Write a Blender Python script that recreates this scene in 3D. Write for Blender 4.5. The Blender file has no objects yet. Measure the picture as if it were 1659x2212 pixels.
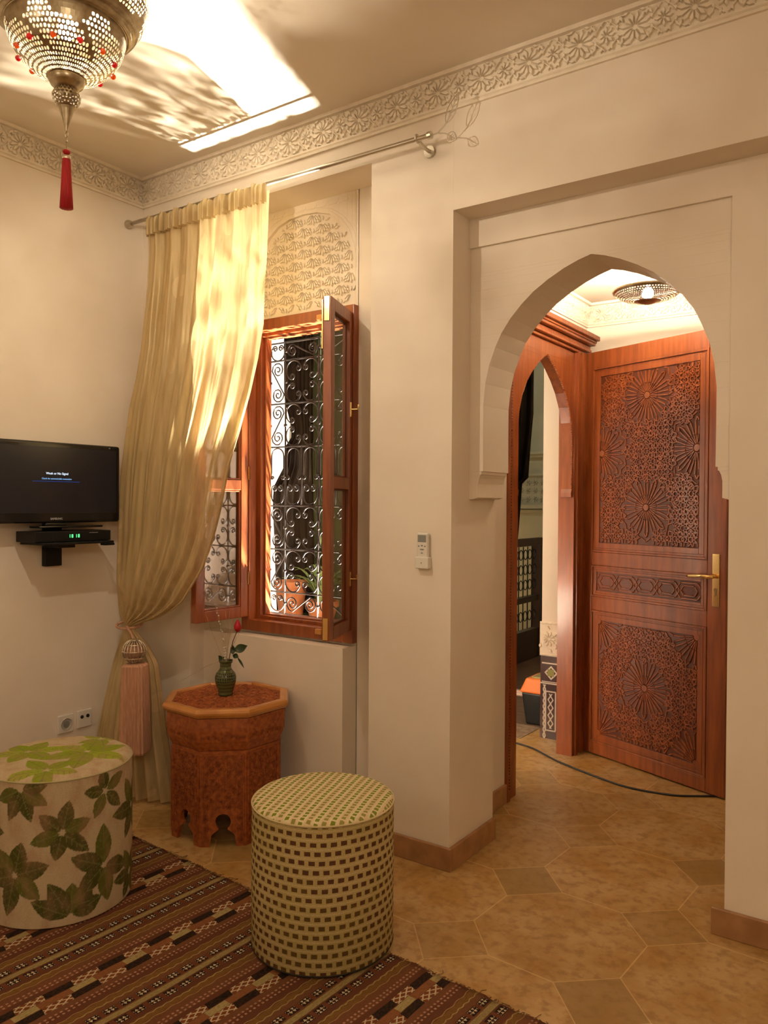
import bpy, math, random
from mathutils import Vector, Matrix
PI = math.pi
rnd = random.Random(7)
SC = bpy.context.scene
COL = SC.collection
V = Vector

# ------------------------------------------------------------------ node maths
class X:
    """a small expression wrapper over shader maths"""
    def __init__(s, nt, v): s.nt, s.v = nt, v
    def op(s, o, *a):
        n = s.nt.nodes.new('ShaderNodeMath'); n.operation = o
        for i, q in enumerate((s,) + a):
            q = q.v if isinstance(q, X) else q
            if isinstance(q, (int, float)): n.inputs[i].default_value = q
            else: s.nt.links.new(q, n.inputs[i])
        return X(s.nt, n.outputs[0])
    def __add__(s, o): return s.op('ADD', o)
    __radd__ = __add__
    def __sub__(s, o): return s.op('SUBTRACT', o)
    def __rsub__(s, o): return (s*-1.0)+o
    def __mul__(s, o): return s.op('MULTIPLY', o)
    __rmul__ = __mul__
    def __truediv__(s, o): return s.op('DIVIDE', o)
    def abs(s): return s.op('ABSOLUTE')
    def fract(s): return s.op('FRACT')
    def floor(s): return s.op('FLOOR')
    def lt(s, o): return s.op('LESS_THAN', o)
    def gt(s, o): return s.op('GREATER_THAN', o)
    def mx(s, o): return s.op('MAXIMUM', o)
    def mn(s, o): return s.op('MINIMUM', o)
    def sin(s): return s.op('SINE')
    def cl(s):
        r = s.op('ADD', 0.0); r.v.node.use_clamp = True; return r
    def step(s, a, b):      # smooth 0..1 between a and b
        return ((s-a)/(b-a)).cl()

def nodes(name):
    m = bpy.data.materials.new(name); m.use_nodes = True
    nt = m.node_tree; nt.nodes.clear()
    out = nt.nodes.new('ShaderNodeOutputMaterial')
    return m, nt, out

def N(nt, typ, ins=None, **props):
    n = nt.nodes.new(typ)
    for k, v in props.items(): setattr(n, k, v)
    for k, v in (ins or {}).items():
        if isinstance(v, X): v = v.v
        if hasattr(v, 'is_output') or isinstance(v, bpy.types.NodeSocket): nt.links.new(v, n.inputs[k])
        else: n.inputs[k].default_value = v
    return n

def c4(c): return (c[0], c[1], c[2], 1.0)

def mixc(nt, f, a, b):
    n = nt.nodes.new('ShaderNodeMix'); n.data_type = 'RGBA'
    for idx, v in ((0, f), (6, a), (7, b)):
        if isinstance(v, X): v = v.v
        if isinstance(v, bpy.types.NodeSocket): nt.links.new(v, n.inputs[idx])
        else: n.inputs[idx].default_value = v if idx == 0 else c4(v)
    return n.outputs[2]

def noise(nt, scale, detail=3.0, vec=None, rough=.5):
    n = N(nt, 'ShaderNodeTexNoise', {'Scale': scale, 'Detail': detail, 'Roughness': rough})
    if vec is not None: nt.links.new(vec, n.inputs['Vector'])
    return n

def coords(nt, kind='Object', scale=(1, 1, 1), rot=(0, 0, 0)):
    t = nt.nodes.new('ShaderNodeTexCoord')
    mp = N(nt, 'ShaderNodeMapping', {'Scale': scale, 'Rotation': rot})
    nt.links.new(t.outputs[kind], mp.inputs[0])
    return mp.outputs[0]

def xyz(nt, vec):
    s = nt.nodes.new('ShaderNodeSeparateXYZ'); nt.links.new(vec, s.inputs[0])
    return X(nt, s.outputs[0]), X(nt, s.outputs[1]), X(nt, s.outputs[2])

def pbr(name, col, rough=.5, metal=0.0, var=None, vscale=8.0, bump=0.0, bscale=40.0, stretch=(1, 1, 1), spec=.5, detail=4.0, coat=0.0, thr=(.35, .65)):
    m, nt, out = nodes(name)
    p = N(nt, 'ShaderNodeBsdfPrincipled', {'Roughness': rough, 'Metallic': metal})
    p.inputs['Specular IOR Level'].default_value = spec
    p.inputs['Coat Weight'].default_value = coat
    p.inputs['Coat Roughness'].default_value = .15
    if var is not None:
        n = noise(nt, vscale, detail, coords(nt, scale=stretch))
        f = X(nt, n.outputs[0]).step(*thr)
        nt.links.new(mixc(nt, f, col, var), p.inputs['Base Color'])
    else: p.inputs['Base Color'].default_value = c4(col)
    if bump:
        n = noise(nt, bscale, 5.0, coords(nt, scale=stretch))
        b = N(nt, 'ShaderNodeBump', {'Strength': bump, 'Distance': .01, 'Height': n.outputs[0]})
        nt.links.new(b.outputs[0], p.inputs['Normal'])
    nt.links.new(p.outputs[0], out.inputs[0])
    return m

def emis(name, col, s):
    m, nt, out = nodes(name)
    e = N(nt, 'ShaderNodeEmission', {'Color': c4(col), 'Strength': s})
    nt.links.new(e.outputs[0], out.inputs[0])
    return m

# ------------------------------------------------------------------ mesh maths
class MB:
    def __init__(s): s.v, s.f, s.mi = [], [], []
    def add(s, vs, fs, mi=0):
        b = len(s.v); s.v += [tuple(p) for p in vs]
        for f in fs: s.f.append(tuple(b+i for i in f)); s.mi.append(mi)
        return s
    def hexa(s, p, mi=0):    # 8 points: bottom ring 0-3 then top ring 4-7
        return s.add(p, [(3, 2, 1, 0), (4, 5, 6, 7), (0, 1, 5, 4), (1, 2, 6, 5), (2, 3, 7, 6), (3, 0, 4, 7)], mi)
    def box(s, x0, x1, y0, y1, z0, z1, mi=0):
        return s.hexa([(x0, y0, z0), (x1, y0, z0), (x1, y1, z0), (x0, y1, z0), (x0, y0, z1), (x1, y0, z1), (x1, y1, z1), (x0, y1, z1)], mi)
    def obox(s, o, u, v, w, mi=0):   # corner + three edge vectors
        o, u, v, w = V(o), V(u), V(v), V(w)
        return s.hexa([o, o+u, o+u+v, o+v, o+w, o+u+w, o+u+v+w, o+v+w], mi)
    def tube(s, path, r, n=8, closed=False, cap=True, mi=0):
        P = [V(p) for p in path]; m = len(P)
        rr = r if isinstance(r, (list, tuple)) else [r]*m
        t0 = (P[1]-P[0]).normalized()
        up = V((0, 0, 1)) if abs(t0.z) < .9 else V((0, 1, 0))
        nrm = t0.cross(up).normalized(); vs = []
        for i in range(m):
            a = P[i-1] if (i > 0 or closed) else P[i]
            b = P[(i+1) % m] if (i < m-1 or closed) else P[i]
            t = b-a
            if t.length < 1e-9: t = t0
            t.normalize()
            nrm = (nrm-t*nrm.dot(t))
            if nrm.length < 1e-6: nrm = t.orthogonal()
            nrm.normalize(); bn = t.cross(nrm)
            for k in range(n):
                a_ = 2*PI*k/n
                vs.append(P[i]+(nrm*math.cos(a_)+bn*math.sin(a_))*rr[i])
        fs = []
        for i in range(m if closed else m-1):
            j = (i+1) % m
            for k in range(n):
                l = (k+1) % n
                fs.append((i*n+k, i*n+l, j*n+l, j*n+k))
        if cap and not closed:
            fs.append(tuple(range(n-1, -1, -1))); fs.append(tuple((m-1)*n+k for k in range(n)))
        return s.add(vs, fs, mi)
    def lathe(s, prof, n=32, o=(0, 0, 0), mi=0, cap=False, fn=None):
        vs = []; fs = []
        for (r, z) in prof:
            for k in range(n):
                a = 2*PI*k/n; q = r*(fn(a, z) if fn else 1)
                vs.append((o[0]+q*math.cos(a), o[1]+q*math.sin(a), o[2]+z))
        for i in range(len(prof)-1):
            for k in range(n):
                l = (k+1) % n
                fs.append((i*n+k, i*n+l, (i+1)*n+l, (i+1)*n+k))
        if cap:
            fs.append(tuple(range(n-1, -1, -1))); fs.append(tuple((len(prof)-1)*n+k for k in range(n)))
        return s.add(vs, fs, mi)
    def ball(s, o, r, n=12, m=8, sc=(1, 1, 1), mi=0):
        vs = [(o[0], o[1], o[2]-r*sc[2])]
        for i in range(1, m):
            t = -PI/2+PI*i/m
            for k in range(n):
                a = 2*PI*k/n
                vs.append((o[0]+r*sc[0]*math.cos(t)*math.cos(a), o[1]+r*sc[1]*math.cos(t)*math.sin(a), o[2]+r*sc[2]*math.sin(t)))
        vs.append((o[0], o[1], o[2]+r*sc[2])); fs = []
        for k in range(n):
            l = (k+1) % n
            fs.append((0, 1+l, 1+k)); fs.append((len(vs)-1, 1+(m-2)*n+k, 1+(m-2)*n+l))
            for i in range(m-2): fs.append((1+i*n+k, 1+i*n+l, 1+(i+1)*n+l, 1+(i+1)*n+k))
        return s.add(vs, fs, mi)
    def build(s, name, mat, parent=None, smooth=False, bevel=0.0, seg=2, auto=None):
        me = bpy.data.meshes.new(name); me.from_pydata(s.v, [], s.f)
        mats = mat if isinstance(mat, (list, tuple)) else [mat]
        for m in mats: me.materials.append(m)
        if len(mats) > 1: me.polygons.foreach_set('material_index', s.mi)
        if smooth: me.polygons.foreach_set('use_smooth', [True]*len(me.polygons))
        me.update()
        o = bpy.data.objects.new(name, me); COL.objects.link(o)
        if bevel:
            b = o.modifiers.new('bevel', 'BEVEL'); b.width = bevel; b.segments = seg; b.limit_method = 'ANGLE'; b.angle_limit = .6
        if parent is not None:
            o.parent = parent; o.matrix_parent_inverse = Matrix.Translation(-V(parent.location)) if parent.type == 'EMPTY' else Matrix.Identity(4)
        return o

def thing(name, label, cat, loc, group=None, kind=None):
    o = bpy.data.objects.new(name, None); COL.objects.link(o); o.location = loc; o.empty_display_size = .05
    return tag(o, label, cat, group, kind)
def tag(o, label, cat, group=None, kind=None):
    if label: o['label'] = label
    if cat: o['category'] = cat
    if group: o['group'] = group
    if kind: o['kind'] = kind
    return o
def struct(o): o['kind'] = 'structure'; return o

def text_mesh(txt, size, name, mat, parent, o, u, v, align='CENTER', depth=.0006, label=None):
    """flat lettering: o origin, u reading direction, v up"""
    cu = bpy.data.curves.new(name, 'FONT'); cu.body = txt; cu.size = size; cu.align_x = align; cu.extrude = depth
    t = bpy.data.objects.new(name+'_tmp', cu); COL.objects.link(t)
    dg = bpy.context.evaluated_depsgraph_get(); dg.update()
    me = bpy.data.meshes.new_from_object(t.evaluated_get(dg)); me.name = name
    bpy.data.objects.remove(t)
    u, v = V(u).normalized(), V(v).normalized(); w = u.cross(v)
    M = Matrix((u, v, w)).transposed().to_4x4(); M.translation = V(o)
    me.transform(M); me.materials.clear(); me.materials.append(mat)
    ob = bpy.data.objects.new(name, me); COL.objects.link(ob)
    ob.parent = parent
    if parent.type == 'EMPTY': ob.matrix_parent_inverse = Matrix.Translation(-V(parent.location))
    if label: ob['label'] = label
    return ob

# relief helper: draws raised straps on a plane frame (o, u, v, n)
class Rel:
    def __init__(s, o, u, v, n, rect): s.o, s.u, s.v, s.n, s.r = V(o), V(u), V(v), V(n), rect; s.m = MB()
    def P(s, x, y, h=0): return s.o+s.u*x+s.v*y+s.n*h
    def clip(s, a, b):
        x0, x1, y0, y1 = s.r; t0, t1 = 0., 1.; dx, dy = b[0]-a[0], b[1]-a[1]
        for p, q in ((-dx, a[0]-x0), (dx, x1-a[0]), (-dy, a[1]-y0), (dy, y1-a[1])):
            if abs(p) < 1e-12:
                if q < 0: return None
            else:
                t = q/p
                if p < 0: t0 = max(t0, t)
                else: t1 = min(t1, t)
        if t1-t0 < 1e-3: return None
        return (a[0]+dx*t0, a[1]+dy*t0), (a[0]+dx*t1, a[1]+dy*t1)
    def bar(s, a, b, w, h, top=.55):
        c = s.clip(a, b)
        if not c: return
        a, b = c; d = V((b[0]-a[0], b[1]-a[1])); L = d.length
        if L < w*.3: return
        d /= L; p = V((-d.y, d.x)); h *= rnd.uniform(.8, 1.1); pts = []
        for k, hh in ((1, 0), (top, h)):
            e = d*(w*.25 if hh else 0)
            for q in ((a[0]+e.x, a[1]+e.y, -1), (b[0]-e.x, b[1]-e.y, -1), (b[0]-e.x, b[1]-e.y, 1), (a[0]+e.x, a[1]+e.y, 1)):
                pts.append(s.P(q[0]+p.x*q[2]*w*.5*k, q[1]+p.y*q[2]*w*.5*k, hh))
        s.m.hexa(pts)
    def lens(s, a, b, w, h, mid=.6):
        x0, x1, y0, y1 = s.r
        for q in (a, b):
            if not (x0 <= q[0] <= x1 and y0 <= q[1] <= y1): return
        d = V((b[0]-a[0], b[1]-a[1])); p = V((-d.y, d.x)).normalized()*w*.5; c = (a[0]+d.x*mid, a[1]+d.y*mid)
        q = [a, (c[0]-p.x, c[1]-p.y), b, (c[0]+p.x, c[1]+p.y)]; k = .74
        top = [(c[0]+(x-c[0])*k, c[1]+(y-c[1])*k) for x, y in q]
        s.m.add([s.P(*x) for x in q]+[s.P(x[0], x[1], h) for x in top], [(4, 5, 6, 7), (0, 1, 5, 4), (1, 2, 6, 5), (2, 3, 7, 6), (3, 0, 4, 7)])
    def rosette(s, cx, cy, R, n=16, w=.008, h=.003, r0=.02, hub=True):
        for k in range(n):
            a = 2*PI*k/n; ha = PI/n
            pt = lambda r, t: (cx+r*math.cos(t), cy+r*math.sin(t))
            s.bar(pt(r0, a), pt(R*.42, a-ha*.62), w*.7, h); s.bar(pt(r0, a), pt(R*.42, a+ha*.62), w*.7, h)
            s.bar(pt(R*.42, a-ha*.62), pt(R*.85, a-ha*.45), w, h); s.bar(pt(R*.42, a+ha*.62), pt(R*.85, a+ha*.45), w, h)
            s.bar(pt(R*.85, a-ha*.45), pt(R, a), w, h); s.bar(pt(R*.85, a+ha*.45), pt(R, a), w, h)
        if hub:
            q = [s.P(cx+r0*.8*math.cos(2*PI*k/n), cy+r0*.8*math.sin(2*PI*k/n), h*1.2) for k in range(n)]
            q2 = [s.P(cx+r0*math.cos(2*PI*k/n), cy+r0*math.sin(2*PI*k/n), 0) for k in range(n)]
            s.m.add(q+q2, [tuple(range(n))]+[(k, (k+1) % n, n+(k+1) % n, n+k) for k in range(n)])
    def girih(s, cx, cy, R, w=.008, h=.003, rot=0.):
        """small ten/eight point star with its surrounding kites"""
        for k in range(8):
            a = rot+2*PI*k/8
            pt = lambda r, t: (cx+r*math.cos(t), cy+r*math.sin(t))
            s.bar(pt(R*.36, a), pt(R*.16, a+PI/8), w, h); s.bar(pt(R*.16, a+PI/8), pt(R*.36, a+PI/4), w, h)
            s.bar(pt(R*.36, a), pt(R*.72, a+PI/8), w, h); s.bar(pt(R*.36, a), pt(R*.72, a-PI/8), w, h)
            s.bar(pt(R*.72, a+PI/8), pt(R*1.02, a), w, h); s.bar(pt(R*.72, a-PI/8), pt(R*1.02, a), w, h)

# ------------------------------------------------------------------ materials
PLASTER = pbr('cream_plaster', (.86, .765, .64), .75, var=(.81, .71, .585), vscale=3.0, bump=.25, bscale=9.0, spec=.25)
CEILP = pbr('ceiling_plaster', (.88, .79, .66), .8, var=(.84, .75, .62), vscale=2.0, bump=.2, bscale=6.0, spec=.2)
CARVED = pbr('carved_plaster', (.88, .79, .65), .7, var=(.82, .72, .58), vscale=30.0, bump=.15, bscale=90.0, spec=.25)
OUTWALL = pbr('outdoor_plaster', (.82, .74, .64), .8, var=(.72, .64, .54), vscale=2.0)
GALWALL = pbr('gallery_plaster', (.48, .47, .36), .8, var=(.38, .38, .28), vscale=2.0)
WOOD = pbr('red_cedar', (.30, .076, .016), .38, var=(.19, .042, .010), vscale=7.0, stretch=(6, 6, .6), bump=.08, bscale=30, coat=.25)
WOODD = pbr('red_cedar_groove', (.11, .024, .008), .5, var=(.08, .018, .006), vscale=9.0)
WOODT = pbr('orange_cedar', (.44, .125, .028), .5, var=(.26, .06, .014), vscale=60.0, bump=.15, bscale=80)
WOODRIM = pbr('honey_cedar', (.62, .27, .06), .3, var=(.50, .19, .04), vscale=9.0, coat=.4)
DARKWOOD = pbr('dark_gallery_wood', (.045, .02, .012), .5, var=(.03, .012, .008), vscale=8)
IRON = pbr('black_iron', (.022, .015, .012), .36, metal=.3, spec=.5)
STEEL = pbr('brushed_rod_metal', (.55, .50, .40), .35, metal=.9)
BRASS = pbr('polished_brass', (.85, .60, .25), .18, metal=1.0)
NICKEL = pbr('pierced_nickel', (.50, .43, .30), .3, metal=.95, var=(.34, .28, .18), vscale=40)
BLACK = pbr('gloss_black_plastic', (.008, .008, .009), .18)
BLACKM = pbr('matt_black_plastic', (.005, .005, .005), .5, spec=.3)
SCREEN = pbr('dark_screen', (.012, .013, .022), .3)
WHITEP = pbr('white_plastic', (.78, .74, .66), .4)
GREYP = pbr('grey_plastic', (.25, .25, .23), .5)
DARKH = pbr('dark_socket_hole', (.02, .02, .02), .6)
RED = pbr('red_silk', (.55, .012, .02), .6, var=(.35, .005, .01), vscale=60, stretch=(8, 8, .3))
BASEB = pbr('travertine_skirting', (.42, .22, .10), .45, var=(.30, .145, .06), vscale=14)
GREENL = pbr('rose_leaf', (.025, .05, .015), .35)
STEM = pbr('brown_stem', (.10, .05, .02), .6)
TWIG = pbr('pale_twig', (.38, .27, .12), .6)
ROSE = pbr('red_rose', (.55, .008, .015), .5, var=(.3, .004, .01), vscale=60)
TERRA = pbr('terracotta', (.50, .18, .06), .7, var=(.38, .12, .04), vscale=9)
LEAF = pbr('strap_leaf', (.14, .24, .06), .35, var=(.30, .36, .14), vscale=14, stretch=(8, 8, 1))
ORANGE = pbr('orange_plastic', (.85, .22, .03), .4)
OLIVEP = pbr('olive_plastic', (.30, .24, .09), .5)
RUBBER = pbr('black_cable', (.012, .01, .01), .45)
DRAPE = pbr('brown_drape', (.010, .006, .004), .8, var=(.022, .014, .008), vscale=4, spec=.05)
OLIVEW = pbr('olive_wall', (.10, .11, .035), .8, var=(.06, .065, .02), vscale=1.5)
PATIO = pbr('patio_stone', (.35, .30, .22), .7, var=(.25, .2, .15), vscale=3)
SALMON = pbr('brocade', (.60, .33, .20), .6, var=(.48, .24, .14), vscale=50, stretch=(4, 4, .4), bump=.3, bscale=60)
SILVER = pbr('silver_filigree', (.75, .68, .55), .25, metal=.95)

def mat_vase():
    m, nt, out = nodes('green_glaze')
    x, y, z = xyz(nt, coords(nt))
    ang = X(nt, N(nt, 'ShaderNodeMath', {0: y, 1: x}, operation='ARCTAN2').outputs[0])
    lattice = ((ang*14+z*260).sin()*(ang*14-z*260).sin()).gt(.12)
    band = (z-.078).abs().lt(.018)
    band2 = ((z*420).sin()).gt(.75)
    f = (lattice*band).mx(band2*(1.0-band)*.7)
    p = N(nt, 'ShaderNodeBsdfPrincipled', {'Roughness': .15})
    nt.links.new(mixc(nt, f, (.10, .105, .035), (.012, .018, .01)), p.inputs['Base Color'])
    nt.links.new(p.outputs[0], out.inputs[0]); return m

def mat_floor():
    m, nt, out = nodes('marble_floor')
    vec = coords(nt, rot=(0, 0, math.radians(4)))
    x, y, z = xyz(nt, vec)
    Pd = .49
    u = (x+1.36)/Pd; v = (y-2.03)/Pd
    fu = ((u).fract()-.5).abs(); fv = ((v).fract()-.5).abs()     # 0 centre .. .5 edge
    # squares sit on the cell corners (turned 45 degrees), octagons fill the rest
    d = (.5-fu)+(.5-fv)
    sq = d.lt(.285)
    cid = N(nt, 'ShaderNodeCombineXYZ', {0: u.floor(), 1: v.floor()})
    wn = N(nt, 'ShaderNodeTexWhiteNoise', {'Vector': cid.outputs[0]}); wn.noise_dimensions = '3D'
    cid2 = N(nt, 'ShaderNodeCombineXYZ', {0: (u+.5).floor(), 1: (v+.5).floor(), 2: 7.0})
    wn2 = N(nt, 'ShaderNodeTexWhiteNoise', {'Vector': cid2.outputs[0]}); wn2.noise_dimensions = '3D'
    w1 = X(nt, wn.outputs[0]); w2 = X(nt, wn2.outputs[0])
    tone = w1*(1.0-sq)*.45+sq*(w2*.7+.35)
    g1 = (d-.285).abs().lt(.0045)
    g2 = (fu.gt(.4955)).mx(fv.gt(.4955))*(1.0-sq)
    grout = g1.mx(g2)
    n1 = X(nt, noise(nt, 5.5, 8, vec, .65).outputs[0]); n2 = X(nt, noise(nt, 26, 6, vec, .6).outputs[0])
    base = mixc(nt, n1.step(.38, .62), (.44, .235, .060), (.60, .39, .17))
    base = mixc(nt, n2.step(.48, .64)*.6, base, (.27, .13, .03))
    base = mixc(nt, tone*.7, base, (.27, .16, .045))
    base = mixc(nt, grout*.65, base, (.74, .50, .24))
    p = N(nt, 'ShaderNodeBsdfPrincipled', {'Roughness': n2*.15+.3, 'Base Color': base})
    nt.links.new(p.outputs[0], out.inputs[0]); return m

def mat_rug():
    m, nt, out = nodes('kilim_weave')
    x, y, z = xyz(nt, coords(nt))       # rug object: local x across the stripes, y along them
    wob = X(nt, noise(nt, 9, 2, coords(nt)).outputs[0])-.5
    xx = x+wob*.008
    Pd = .375
    ph = ((xx/Pd)+.5).fract()-.5                 # -.5 .. .5, 0 = middle of the triangle rows
    s = ph*Pd                                    # metres from the triangle pair
    sl = (Pd*.5)-s.abs()                         # metres from the lattice pair
    a = s.abs()
    col = mixc(nt, (ph*PI*6).sin().gt(.2), (.175, .068, .032), (.13, .046, .025))
    col = mixc(nt, a.gt(.058)*a.lt(.082), col, (.20, .10, .028))
    # thin pale wavy lines
    def line(col, pos, w, c, src=a, wav=.002, fr=220):
        q = (src+(y*fr).sin()*wav-pos).abs().lt(w)
        return mixc(nt, q*.8, col, c)
    col = line(col, .062, .0016, (.48, .36, .14)); col = line(col, .085, .0014, (.42, .28, .10), fr=120)
    # dotted rows
    dots = ((a-.112).abs().lt(.003)).mx((a-.124).abs().lt(.003))*((y*420).sin().gt(.1))
    col = mixc(nt, dots*.75, col, (.55, .30, .18))
    # triangle rows
    row = (a-.028).abs()
    blk = ((y/.05).fract()-.5).abs()
    indark = row.lt(.0125)
    col = mixc(nt, indark, col, (.020, .010, .010))
    col = mixc(nt, indark*blk.gt(.36), col, (.16, .05, .025))
    ty = ((y/.0125).fract()-.5).abs()*.012
    tri = (row+.0001).lt(.010)*((((a-.018)/.0105).fract()*.0062-.0008)-ty).gt(0)*blk.lt(.33)
    col = mixc(nt, tri, col, (.66, .56, .36))
    col = mixc(nt, a.lt(.010), col, (.33, .25, .10))
    # lattice pair
    lrow = (sl-.028).abs()
    inl = lrow.lt(.0135)
    sgn = s.gt(0)
    yy = ((y/.165)+sgn*.38+(xx*1.3)).fract()
    dark = yy.lt(.5)
    col = mixc(nt, inl*dark, col, (.016, .011, .010))
    col = mixc(nt, inl*(1.0-dark), col, (.20, .055, .022))
    q1 = (((y*1.0+sl*1.6)/.03).fract()-.5).abs().lt(.12); q2 = (((y*1.0-sl*1.6)/.03).fract()-.5).abs().lt(.12)
    col = mixc(nt, inl*(1.0-dark)*q1.mx(q2), col, (.62, .52, .32))
    col = mixc(nt, sl.lt(.0125), col, (.26, .10, .04))
    col = mixc(nt, sl.lt(.0125)*((y/.165+.2).fract().lt(.42)), col, (.40, .31, .13))
    wv = noise(nt, 320, 2, coords(nt, scale=(1, .35, 1)))
    col = mixc(nt, X(nt, wv.outputs[0]).step(.4, .7)*.45, col, (.10, .045, .02))
    p = N(nt, 'ShaderNodeBsdfPrincipled', {'Roughness': .95, 'Base Color': col}); p.inputs['Specular IOR Level'].default_value = .1
    b = N(nt, 'ShaderNodeBump', {'Strength': .4, 'Distance': .003, 'Height': wv.outputs[0]}); nt.links.new(b.outputs[0], p.inputs['Normal'])
    nt.links.new(p.outputs[0], out.inputs[0]); return m

def mat_check(name, top):
    m, nt, out = nodes(name)
    x, y, z = xyz(nt, coords(nt))
    nz = X(nt, noise(nt, 26, 2, coords(nt)).outputs[0])-.5; nz2 = X(nt, noise(nt, 5, 2, coords(nt)).outputs[0])-.5
    if top:
        c, s_ = math.cos(.32), math.sin(.32)
        u = x*c+y*s_; v = y*c-x*s_
        cu = ((u+nz2*.012)/.0225).fract(); row = (u/.0225).floor()
        cv = ((v+nz*.006)/.0188+(row*.37)).fract()
        f = ((cu-.5).abs().lt(.27))*((cv-.5).abs().lt(.33))
        alt = (row*.5).fract().gt(.25)
        dc = mixc(nt, alt, (.20, .235, .02), (.30, .27, .06))
        base = (.78, .66, .40)
        alt2 = ((u+nz2*.012)/.0225*.5).fract().gt(.5)
        base = mixc(nt, alt2*.6, base, (.74, .53, .34))
    else:
        ang = X(nt, N(nt, 'ShaderNodeMath', {0: y, 1: x}, operation='ARCTAN2').outputs[0])
        cz = ((z+nz2*.008+(ang*5).sin()*.0015)/.0262).fract(); row = (z/.0262).floor()
        ca = ((ang*.218+nz*.004)/.0295+(row*.43)).fract()
        f = ((cz-.5).abs().lt(.24+nz*.1))*((ca-.5).abs().lt(.30))
        dc = mixc(nt, (nz2+.5).gt(.52), (.115, .050, .024), (.13, .075, .022))
        base = mixc(nt, (nz2+.5).step(.3, .7), (.56, .44, .20), (.46, .37, .13))
        base = mixc(nt, (cz-.5).abs().gt(.40)*.5, base, (.66, .55, .30))
    col = mixc(nt, f, base, dc)
    wv = noise(nt, 240, 3, coords(nt))
    col = mixc(nt, X(nt, wv.outputs[0]).step(.45, .75)*.3, col, (.2, .14, .05))
    p = N(nt, 'ShaderNodeBsdfPrincipled', {'Roughness': .9, 'Base Color': col}); p.inputs['Specular IOR Level'].default_value = .15
    b = N(nt, 'ShaderNodeBump', {'Strength': .5, 'Distance': .003, 'Height': X(nt, wv.outputs[0])*.6+f*.4}); nt.links.new(b.outputs[0], p.inputs['Normal'])
    nt.links.new(p.outputs[0], out.inputs[0]); return m

def mat_leaves():
    m, nt, out = nodes('leaf_print_linen')
    a = nt.nodes.new('ShaderNodeVertexColor'); a.layer_name = 'print'
    n1 = noise(nt, 22, 5, coords(nt, scale=(1, 1, .5))); n2 = noise(nt, 260, 2, coords(nt))
    col = mixc(nt, X(nt, n1.outputs[0]).step(.42, .68)*.5, a.outputs[0], (.40, .22, .13))
    col = mixc(nt, X(nt, n2.outputs[0]).step(.5, .8)*.35, col, (.22, .15, .06))
    p = N(nt, 'ShaderNodeBsdfPrincipled', {'Roughness': .9, 'Base Color': col}); p.inputs['Specular IOR Level'].default_value = .15
    nt.links.new(p.outputs[0], out.inputs[0]); return m

def mat_curtain():
    m, nt, out = nodes('gold_organza')
    vec = coords(nt, scale=(1, 1, .03))
    n = X(nt, noise(nt, 30, 3, vec).outputs[0]); n2 = X(nt, noise(nt, 7, 2, coords(nt, scale=(1, 1, .12))).outputs[0])
    vor = nt.nodes.new('ShaderNodeTexVoronoi'); vor.inputs['Scale'].default_value = 5.5
    nt.links.new(coords(nt, scale=(1.7, .2, .75)), vor.inputs['Vector'])
    motif = X(nt, vor.outputs['Distance']).lt(.22)
    opac = (n.step(.35, .68)*.30+n2.step(.3, .7)*.20+motif*.14+.64).cl()
    colr = mixc(nt, n2.step(.3, .7), (.70, .54, .29), (.56, .42, .20))
    tr = N(nt, 'ShaderNodeBsdfTransparent', {'Color': (1, .95, .85, 1)})
    tl = N(nt, 'ShaderNodeBsdfTranslucent', {'Color': colr})
    df = N(nt, 'ShaderNodeBsdfDiffuse', {'Color': colr})
    gl = N(nt, 'ShaderNodeBsdfGlossy', {'Color': (.9, .75, .45, 1), 'Roughness': .35})
    m1 = N(nt, 'ShaderNodeMixShader', {0: .38, 1: df.outputs[0], 2: tl.outputs[0]})
    m1b = N(nt, 'ShaderNodeMixShader', {0: .12, 1: m1.outputs[0], 2: gl.outputs[0]})
    m2 = N(nt, 'ShaderNodeMixShader', {0: opac, 1: tr.outputs[0], 2: m1b.outputs[0]})
    nt.links.new(m2.outputs[0], out.inputs[0]); return m

def mat_glass(name='window_glass', ior=1.8):
    m, nt, out = nodes(name)
    ge = nt.nodes.new('ShaderNodeNewGeometry'); bf = X(nt, ge.outputs['Backfacing'])
    fr = N(nt, 'ShaderNodeFresnel', {'IOR': bf*(1/ior)+(1.0-bf)*ior})
    tr = N(nt, 'ShaderNodeBsdfTransparent', {'Color': (.72, .70, .66, 1)})
    gl = N(nt, 'ShaderNodeBsdfGlossy', {'Color': (1, 1, 1, 1), 'Roughness': .0})
    mx = N(nt, 'ShaderNodeMixShader', {0: fr.outputs[0], 1: tr.outputs[0], 2: gl.outputs[0]})
    nt.links.new(mx.outputs[0], out.inputs[0]); return m

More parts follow.
